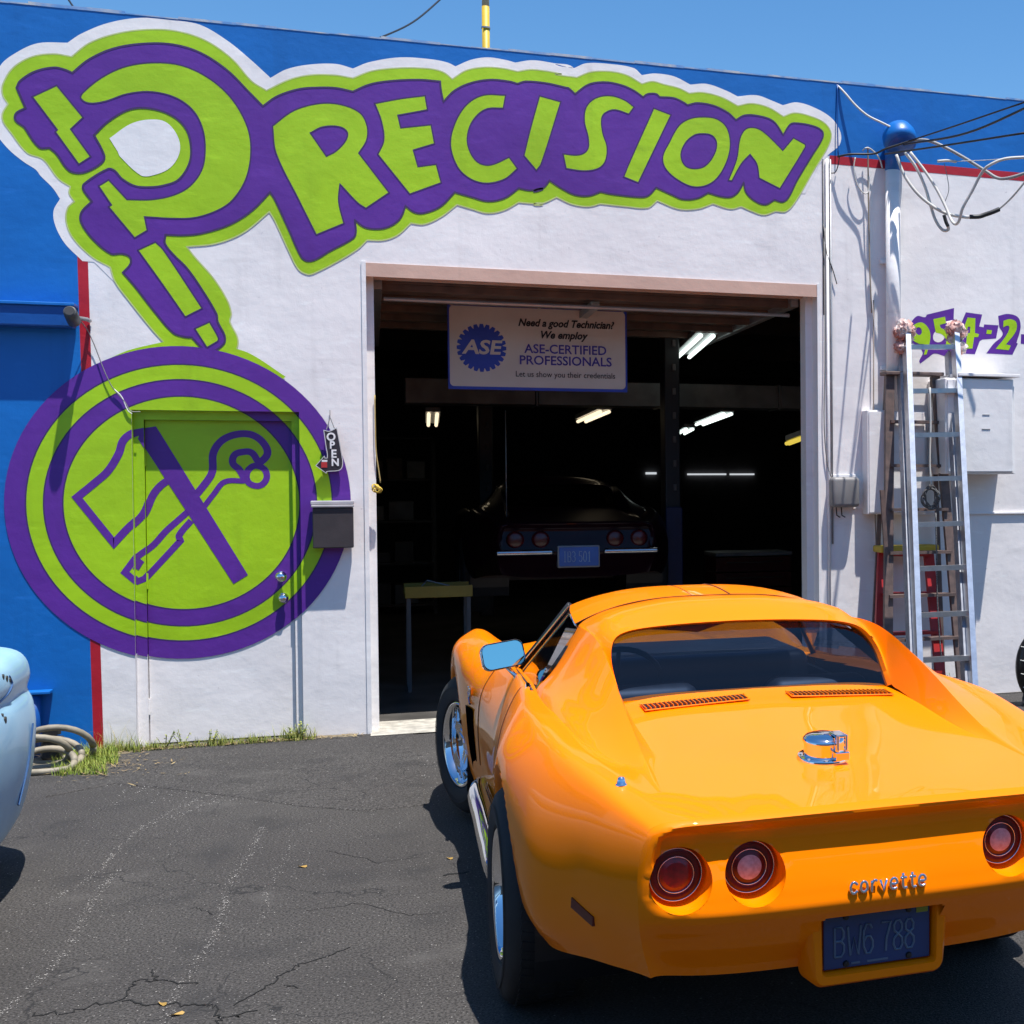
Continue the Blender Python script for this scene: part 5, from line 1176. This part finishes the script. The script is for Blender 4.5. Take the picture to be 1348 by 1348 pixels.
    # ---- wheels
    for s in (-1, 1):
        for a, xw, wd, R, steer in ((0.0, .765, .26, .336, 0), (2.49, .742, .225, .336, C.get('steer', 0))):
            wx = put(empty('wheel', (s*xw, a, R-.003), (0, 0, math.radians(steer)+(math.pi/2)*s)))
            # local: y axis is the axle; outer face at -y
            h = wd/2; ri = .205
            ty = Msh().lathe([(ri, -h+.030), (ri+.012, -h+.010), (ri+.05, -h), (R-.055, -h+.002), (R-.022, -h+.014), (R-.004, -h+.034), (R, -h+.06), (R, h-.06), (R-.004, h-.034), (R-.022, h-.014), (R-.06, h), (ri, h-.03)], 56)
            ty.lathe([(R-.062, -h-.0015), (R-.058, -h-.0025), (R-.054, -h-.0012)], 56)
            for k in range(70):
                an = 2*math.pi*k/70
                for y0_, sk in ((-h+.055, -.03), (-.012, .02), (h-.085, -.03)):
                    M_ = Matrix.Rotation(-an+0, 4, 'Y') @ Matrix.Translation((R-.001, y0_+.012, 0)) @ Matrix.Rotation(sk*8, 4, 'X')
                    ty.box((-.003, -.024, -.0108), (.0022, .024, .0108), M_)
            t_ = ty.make('tyre', MRUB); sm(t_, 40); t_.parent = wx
            rm_ = Msh().lathe([(ri+.004, -h+.030), (ri+.006, -h+.016), (ri-.006, -h+.010), (ri-.014, -h+.018), (ri-.022, -h+.055), (ri-.030, -h+.115), (ri-.05, -h+.13), (.16, -h+.135)], 56).make('rim', C['rim'], smooth=True); rm_.parent = wx
            sp_ = Msh()
            for k in range(5):
                an = 2*math.pi*k/5+.3; M_ = Matrix.Rotation(-an, 4, 'Y')
                for dz in (-.022, .022): sp_.rbox((.045, -h+.062, dz-.016), (.172, -h+.092, dz+.016), .008, M=M_ @ Matrix.Rotation(dz*4, 4, 'Y'))
            sp_.lathe([(0, -h+.040), (.025, -h+.042), (.035, -h+.05), (.06, -h+.066), (.068, -h+.09)], 32)
            o = sp_.make('spokes', C['rim']); sm(o, 40); o.parent = wx
            o = Msh().lathe([(.17, -h+.14), (0, -h+.142)], 32).make('brake_disc', MGAL); o.parent = wx
    # ---- trim
    if late:
        for s in (-1, 1):
            put(Msh().tube(crom([(s*.78, 1.72, .275), (s*.80, 1.6, .272), (s*.810, 1.2, .27), (s*.820, .8, .265), (s*.82, .50, .26), (s*.78, .44, .26)], 5, False), .058, 14).make('side_exhaust', MCH, smooth=True))
            for k in range(4): put(Msh().tube([(s*(.778+.013*k), 1.6, .330-.005*k*k), (s*(.787+.013*k), .55, .322-.005*k*k)], .0045, 6).make('exhaust_flute', MCH, smooth=True))
            put(Msh().rbox((s*.74-.03, .42, .20), (s*.74+.03, 2.0, .26), .01).make('sill', MBLK))
            # gill behind the front wheel
            def side(j, y): return body_rail(j, np.array([y]))[0]
            gv_ = []
            for y in (1.88, 1.93, 1.98, 2.02):
                for z in (.30, .38, .46, .54, .60):
                    a_, b_ = side(1, y), side(2, y); t_ = (z-a_[2])/(b_[2]-a_[2]); x = a_[0]+(b_[0]-a_[0])*t_ if t_ > 0 else a_[0]-.03*(-t_)
                    gv_.append((s*(x+.004), y+(.05*(z-.45)), z))
            put(mesh_obj('side_gill', gv_, [(i*5+j, i*5+j+1, i*5+6+j, i*5+5+j) for i in range(3) for j in range(4)], mat('gill_black', (.002, .002, .002), 1, spec=0)))
            # crossed flags emblem
            fx = side(3, 1.98)[0]*.5+side(2, 1.98)[0]*.5+.006
            em_ = Msh(); em_.tube([(s*fx, 1.93, .618), (s*fx, 2.02, .668)], .0055, 6); em_.tube([(s*fx, 2.02, .618), (s*fx, 1.93, .668)], .0055, 6)
            em_.rbox((s*fx-.004, 1.99, .655), (s*fx+.004, 2.04, .69), .003); em_.rbox((s*fx-.004, 1.91, .655), (s*fx+.004, 1.96, .69), .003); put(em_.make('fender_emblem', MCH))
            # side marker
            def sp_pt(y, z):
                a_, b_ = side(1, y), side(2, y); t_ = (z-a_[2])/(b_[2]-a_[2]); return (s*(a_[0]+(b_[0]-a_[0])*t_+.006), y-.002, z)
            q_ = [sp_pt(-.745, .508), sp_pt(-.835, .480), sp_pt(-.845, .508), sp_pt(-.755, .538)]
            put(mesh_obj('side_marker', q_+[(s*(abs(a_)-.03), b_, c_) for a_, b_, c_ in q_], [(0, 1, 2, 3), (0, 1, 5, 4), (1, 2, 6, 5), (2, 3, 7, 6), (3, 0, 4, 7)], C['lens_dark']))
            # door shut lines
            for yy in (.55, 1.72):
                pl = [body_rail(j, np.array([yy-(.10*(4-j)/4 if yy < 1 else -.05*(4-j)/4)]))[0] for j in range(0, 6)]
                pl = cr1(pl, 5); put(Msh().tube([(s*(p[0]+.0003), p[1], p[2]+.0003) for p in pl[4:]], .0028, 5).make('door_seam', MS))
        # mirror
        mc = Vector((-.755, 1.10, .943)); 
        mr = put(empty('door_mirror', tuple(mc), (math.radians(-15), math.radians(-7), math.radians(10))))
        lpv = [(p.x, 0, p.y) for p in rrect(-.083, -.052, .083, .052, .03, 6)]; n = len(lpv)
        hv = [(x, -.012, z) for x, _, z in lpv]+[(x*1.03, -.008, z*1.04) for x, _, z in lpv]+[(x*1.0, .02, z*1.0) for x, _, z in lpv]+[(x*.7, .042, z*.7) for x, _, z in lpv]
        o = mesh_obj('mirror_shell', hv, [(k*n+q, k*n+(q+1) % n, (k+1)*n+(q+1) % n, (k+1)*n+q) for k in range(3) for q in range(n)]+[tuple(3*n+q for q in range(n))], MCH, smooth=True); o.parent = mr
        o = mesh_obj('mirror_glass', [(x*.955, -.0115, z*.935) for x, _, z in lpv], [tuple(reversed(range(n)))], mat('mirror_glass', (.62, .90, .78), .02, 1, c2=(.62, .90, .78))); o.parent = mr
        put(Msh().tube([(-.742, 1.11, .900), (-.712, 1.10, .865), (-.695, 1.09, .846)], [.009, .008, .013], 10).make('mirror_stalk', MCH, smooth=True))
        put(Msh().rbox((-.715, 1.05, .845), (-.675, 1.14, .858), .006).make('mirror_foot', MCH, smooth=True))
        put(Msh().tube([(-.73, .48, .903), (-.725, .54, .909)], .009, 8).make('door_lock', MCH))
        # filler cap
        def deck(x, y):
            a_ = np.array([body_rail(j, np.array([y]))[0] for j in range(4, 9)]); xs = a_[::-1, 0]; return float(np.interp(abs(x), xs, a_[::-1, 2]))
        cz = deck(0, -.69); T_ = Matrix.Translation((-.035, -.69, cz+.002)) @ Matrix.Rotation(math.radians(-90), 4, 'X') @ Matrix.Identity(4)
        T_ = Matrix.Translation((-.035, -.69, cz+.002)) @ Matrix.Rotation(math.radians(5), 4, 'X') @ Matrix.Rotation(math.radians(90), 4, 'X')
        fc = put(Msh().lathe([(.0, .070), (.035, .069), (.052, .065), (.060, .058), (.062, .053), (.062, .049), (.058, .047), (.057, .012), (.060, .008)], 40, T_).make('filler_cap', MCH, smooth=True)); sm(fc, 35)
        o = Msh().lathe([(.060, .008), (.074, .007), (.076, .004), (.076, -.004)], 40, T_).make('cap_flange', MCH); sm(o, 35); o.parent = fc
        o = Msh().rbox((-.022, -.772, cz+.012), (-.014, -.755, cz+.078), .002).rbox((.004, -.772, cz+.012), (.012, -.755, cz+.078), .002).rbox((-.022, -.770, cz+.070), (.012, -.700, cz+.078), .002).rbox((-.026, -.776, cz+.006), (.016, -.748, cz+.03), .003).make('cap_latch', MCH); o.parent = fc
        for k in range(8):
            an = k*math.pi/4+.2; o = Msh().lathe([(0, .010), (.004, .009), (.005, .007)], 8, T_ @ Matrix.Translation((.068*math.cos(an), 0, .068*math.sin(an)))).make('flange_screw', MGAL); o.parent = fc
        put(Msh().lathe([(0, .024), (.008, .022), (.011, .015), (.012, .006), (.016, .004), (.016, 0)], 16, Matrix.Translation((-.64, -.80, deck(.64, -.80)-.001)) @ Matrix.Rotation(math.radians(90), 4, 'X')).make('aerial_mount', MCH, smooth=True))
        # deck vents
        for s in (-1, 1):
            x0, x1 = (.075, .43); ya, yb = -.052, .026
            dz = lambda x, y: deck(x, y)
            vt = put(mesh_obj('deck_vent', [(s*x0, ya, dz(x0, ya)+.0065), (s*x1, ya-.03, dz(x1, ya-.03)+.0065), (s*x1, yb-.02, dz(x1, yb-.02)+.0065), (s*x0, yb, dz(x0, yb)+.0065)], [(0, 1, 2, 3)[::s]], MBLK))
            n = 24
            for k in range(n):
                x = x0+.006+(x1-x0-.012)*k/(n-1); sh = -.03*k/(n-1)
                o = Msh().box((s*x-.0012, ya+sh+.004, dz(x, ya+sh)+.0066), (s*x+.0012, yb+sh*.7-.006, dz(x, yb+sh)+.0085)).make('vent_slat', PM); o.parent = vt
            fr = [(s*x0, ya, dz(x0, ya)+.007), (s*x1, ya-.03, dz(x1, ya-.03)+.007), (s*x1, yb-.02, dz(x1, yb-.02)+.007), (s*x0, yb, dz(x0, yb)+.007)]
            o = Msh().tube(fr+[fr[0]], .003, 6).make('vent_frame', PM); o.parent = vt
        # tonneau line and hood seam
    return car
def car_paint(name, c, c2, rough=.4, coat=.36):
    m, t, b = node_mat(name); b.inputs['Base Color'].default_value = (*c, 1)
    o, _ = mix_noise(t, b, c, c2, 2.2, 3); t.links.new(o, b.inputs['Base Color']); b.inputs['Roughness'].default_value = rough
    b.inputs['Coat Weight'].default_value = coat; b.inputs['Coat Roughness'].default_value = .012; b.inputs['Coat IOR'].default_value = 1.5; b.inputs['Specular IOR Level'].default_value = .04
    tc = t.nodes.new('ShaderNodeTexCoord'); n = t.nodes.new('ShaderNodeTexNoise'); n.inputs['Scale'].default_value = 5; n.inputs['Detail'].default_value = 1; t.links.new(tc.outputs['Object'], n.inputs[0])
    bp = t.nodes.new('ShaderNodeBump'); bp.inputs['Strength'].default_value = .10; bp.inputs['Distance'].default_value = .004; t.links.new(n.outputs[0], bp.inputs['Height']); t.links.new(bp.outputs[0], b.inputs['Coat Normal'])
    return m
def glass_mat(name, tint, refl=1.0):
    m = bpy.data.materials.new(name); m.use_nodes = True; t = m.node_tree; t.nodes.clear()
    lw_ = t.nodes.new('ShaderNodeLayerWeight'); lw_.inputs[0].default_value = .5; pw = t.nodes.new('ShaderNodeMath'); pw.operation = 'POWER'; pw.inputs[1].default_value = 4; ma = t.nodes.new('ShaderNodeMath'); ma.operation = 'MULTIPLY_ADD'; ma.inputs[1].default_value = .9; ma.inputs[2].default_value = .045; t.links.new(lw_.outputs['Facing'], pw.inputs[0]); t.links.new(pw.outputs[0], ma.inputs[0])
    out = t.nodes.new('ShaderNodeOutputMaterial'); mx = t.nodes.new('ShaderNodeMixShader'); fr = ma
    tr = t.nodes.new('ShaderNodeBsdfTransparent'); tr.inputs[0].default_value = (*tint, 1); gl = t.nodes.new('ShaderNodeBsdfGlossy'); gl.inputs['Roughness'].default_value = .01; gl.inputs[0].default_value = (refl, refl, refl, 1)
    t.links.new(fr.outputs[0], mx.inputs[0]); t.links.new(tr.outputs[0], mx.inputs[1]); t.links.new(gl.outputs[0], mx.inputs[2]); t.links.new(mx.outputs[0], out.inputs[0]); return m
LENSR = mat('red_lens', (.26, .004, .006), .3, c2=(.16, .003, .004), scale=60, coat=.15); LENSD = mat('dark_red_lens', (.10, .003, .006), .3, c2=(.07, .002, .004), scale=40, coat=.15, spec=.3); LENSC = mat('pink_clear_lens', (.62, .36, .38), .35, c2=(.48, .24, .26), scale=90, coat=.15)
MSEAM = mat('panel_gap', (.10, .02, .002), .8)
ORANGE = car_paint('orange_car_paint', (.97, .220, .0), (.95, .212, .0))
CO = dict(type='late', side_glass=glass_mat('dark_side_glass', (.16, .18, .22)), paint=ORANGE, glass=glass_mat('tinted_car_glass', (.42, .51, .66)), lens_red=LENSR, lens_dark=LENSD, lens_clear=LENSC, plate=mat('plate_blue', (.012, .045, .15), .35), plate_ink=mat('plate_ink_faded', (.10, .15, .22), .4),
    seam=MSEAM, pillar=MBLK, cabin=mat('black_cabin_vinyl', (.018, .018, .020), .5, c2=(.03, .03, .033), scale=30), dash=mat('dash_vinyl', (.035, .036, .04), .35), rim=MCH, steer=16)
build_c3('sports_car', 'glossy orange sports car with round tail lamps parked facing the open bay', (1.2463, 4.3843, .005), (.0150, 0, .0103), CO)
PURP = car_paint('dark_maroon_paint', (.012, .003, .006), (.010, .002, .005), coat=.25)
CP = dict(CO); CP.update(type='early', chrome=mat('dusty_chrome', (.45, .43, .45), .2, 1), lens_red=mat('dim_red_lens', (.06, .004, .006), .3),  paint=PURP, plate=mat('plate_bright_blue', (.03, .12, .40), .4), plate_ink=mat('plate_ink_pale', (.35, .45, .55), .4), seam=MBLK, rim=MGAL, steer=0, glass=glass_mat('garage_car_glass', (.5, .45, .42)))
cc = P(766, 733, 11.1)
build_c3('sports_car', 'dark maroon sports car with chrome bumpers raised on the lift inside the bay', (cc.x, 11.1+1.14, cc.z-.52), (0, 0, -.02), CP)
q = P(667, 690, 11.6); tube_w('car_aerial', [(q.x, 11.6, q.z), (q.x, 11.6, P(667, 540, 11.6).z)], .004, MGAL, label='thin upright aerial by the left of the dark maroon car', cat='aerial')
# ------------------------------------------------------------------ light blue car at the left edge
LB = mat('chalky_light_blue_paint', (.37, .61, .75), .5, c2=(.30, .53, .70), scale=3, coat=.25, bs=.04, bscale=6, bd=.02)
lc = empty('parked_car', (-2.215, 5.0, 0), label='chalky light blue old car cut off by the left edge', cat='car')
prof_ = [(.66, .17), (.80, .22), (.862, .42), (.882, .62), (.872, .74), (.850, .80), (.862, .86), (.845, .93), (.79, .972), (.66, .99), (.35, 1.0), (0, 1.003)]
ty_ = [(1.9, .90, 0), (2.2, .97, 0), (4, 1.0, 0), (5.6, 1.0, 0), (6.1, 1.0, 0), (6.35, .985, 0), (6.6, .955, -.01), (6.8, .90, -.03), (6.93, .80, -.07), (7.0, .62, -.13)]
yy = list(np.linspace(1.9, 6.0, 30))+list(np.linspace(6.05, 7.0, 24)); vv = []
pr2 = cr1([np.array(p) for p in prof_], 4)
for y in yy:
    k = float(pch([(a, b) for a, b, c in ty_], [y])[0]); dz = float(pch([(a, c) for a, b, c in ty_], [y])[0])
    for s_ in (1, -1):
        for p in (pr2 if s_ == 1 else pr2[:-1][::-1]): vv.append((-2.195+s_*p[0]*k, y, .62+(p[1]-.62)*(.55+.45*k if k < 1 else 1)+dz*(p[1] > .6)))
n = 2*len(pr2)-1
f_ = [(i*n+j, i*n+j+1, (i+1)*n+j+1, (i+1)*n+j) for i in range(len(yy)-1) for j in range(n-1)]+[tuple(range(n)), tuple((len(yy)-1)*n+j for j in reversed(range(n)))]
ch(sm(mesh_obj('body', vv, f_, LB), 60), lc)
ch(Msh().box((-2.80, 2.1, .2), (-1.54, 6.7, .30)).make('underbody', MBLK), lc)
cb_ = Msh().rbox((-2.85, 2.9, .95), (-1.5, 4.9, 1.42), .16, seg=5); ch(sm(cb_.make('cabin_roof', LB), 50), lc)
ch(Msh().rbox((-2.87, 3.05, 1.06), (-1.48, 4.75, 1.28), .03).make('side_window', CO['glass']), lc)
for x_ in (-2.93, -1.41):
    for y_ in (2.75, 5.75):
        M_ = Matrix.Translation((x_, y_, .325)) @ Matrix.Rotation(math.pi/2*(1 if x_ > -2 else -1), 4, 'Z'); wx = empty('wheel', (0, 0, 0)); ch(wx, lc)
        o = Msh().lathe([(.19, -.085), (.30, -.09), (.322, -.06), (.324, .06), (.30, .09), (.19, .085)], 40, M_).make('tyre', MRUB, smooth=True); ch(o, lc); o.parent = wx; o.matrix_parent_inverse = Matrix.Translation(-lc.location)
        o = Msh().lathe([(.19, -.08), (.17, -.05), (.08, -.06), (0, -.075)], 32, M_).make('hub_cap', MCH, smooth=True); o.parent = wx; o.matrix_parent_inverse = Matrix.Translation(-lc.location)
        wx.matrix_parent_inverse = Matrix.Translation(-lc.location)
sd = lambda z: float(np.interp(z, [p[1] for p in pr2], [p[0] for p in pr2]))
for yy_, zz, r_ in ((6.02, .905, .011), (6.06, .893, .012), (6.10, .882, .010), (5.93, .79, .011), (5.96, .765, .008), (5.97, .745, .014)):
    ch(Msh().lathe([(0, -.004), (r_, -.003), (r_, .006)], 12, Matrix.Translation((-2.195+sd(zz), yy_, zz)) @ Matrix.Rotation(math.pi/2, 4, 'Z')).make('bolt_hole', MBLK), lc)
for pts in ([(6.10, .90), (6.12, .86), (6.02, .82), (5.7, .80)], [(6.42, .66), (6.36, .5), (6.24, .36)]):
    ch(Msh().tube(crom([(-2.195+sd(z)*(1 if y < 6.3 else .985)+.001, y, z) for y, z in pts], 5, False), .0045, 6).make('panel_gap', mat('blue_panel_gap', (.04, .11, .26), .6)), lc)
# ------------------------------------------------------------------ unseen block added behind the camera to darken horizon light and reflections
nb = empty('added_light_blocker', (0, -13, 0), label='plain tan block added unseen behind the viewer to darken the horizon light', cat='building')
MTW = paint_mat('light_blocker_tan', (.22, .19, .16), .85)
ch(Msh().box((-26, -22, 0), (26, -13, 5.6)).make('wall', MTW), nb); ch(Msh().box((-26.2, -22.2, 5.601), (26.2, -12.8, 5.85)).make('blocker_parapet', MGREY), nb)
for x in range(-22, 23, 11): ch(Msh().rbox((x-1.8, -12.99, .01), (x+1.8, -12.93, 3.3), .02).make('blocker_door', MDUCT), nb)
#<<MORE>>
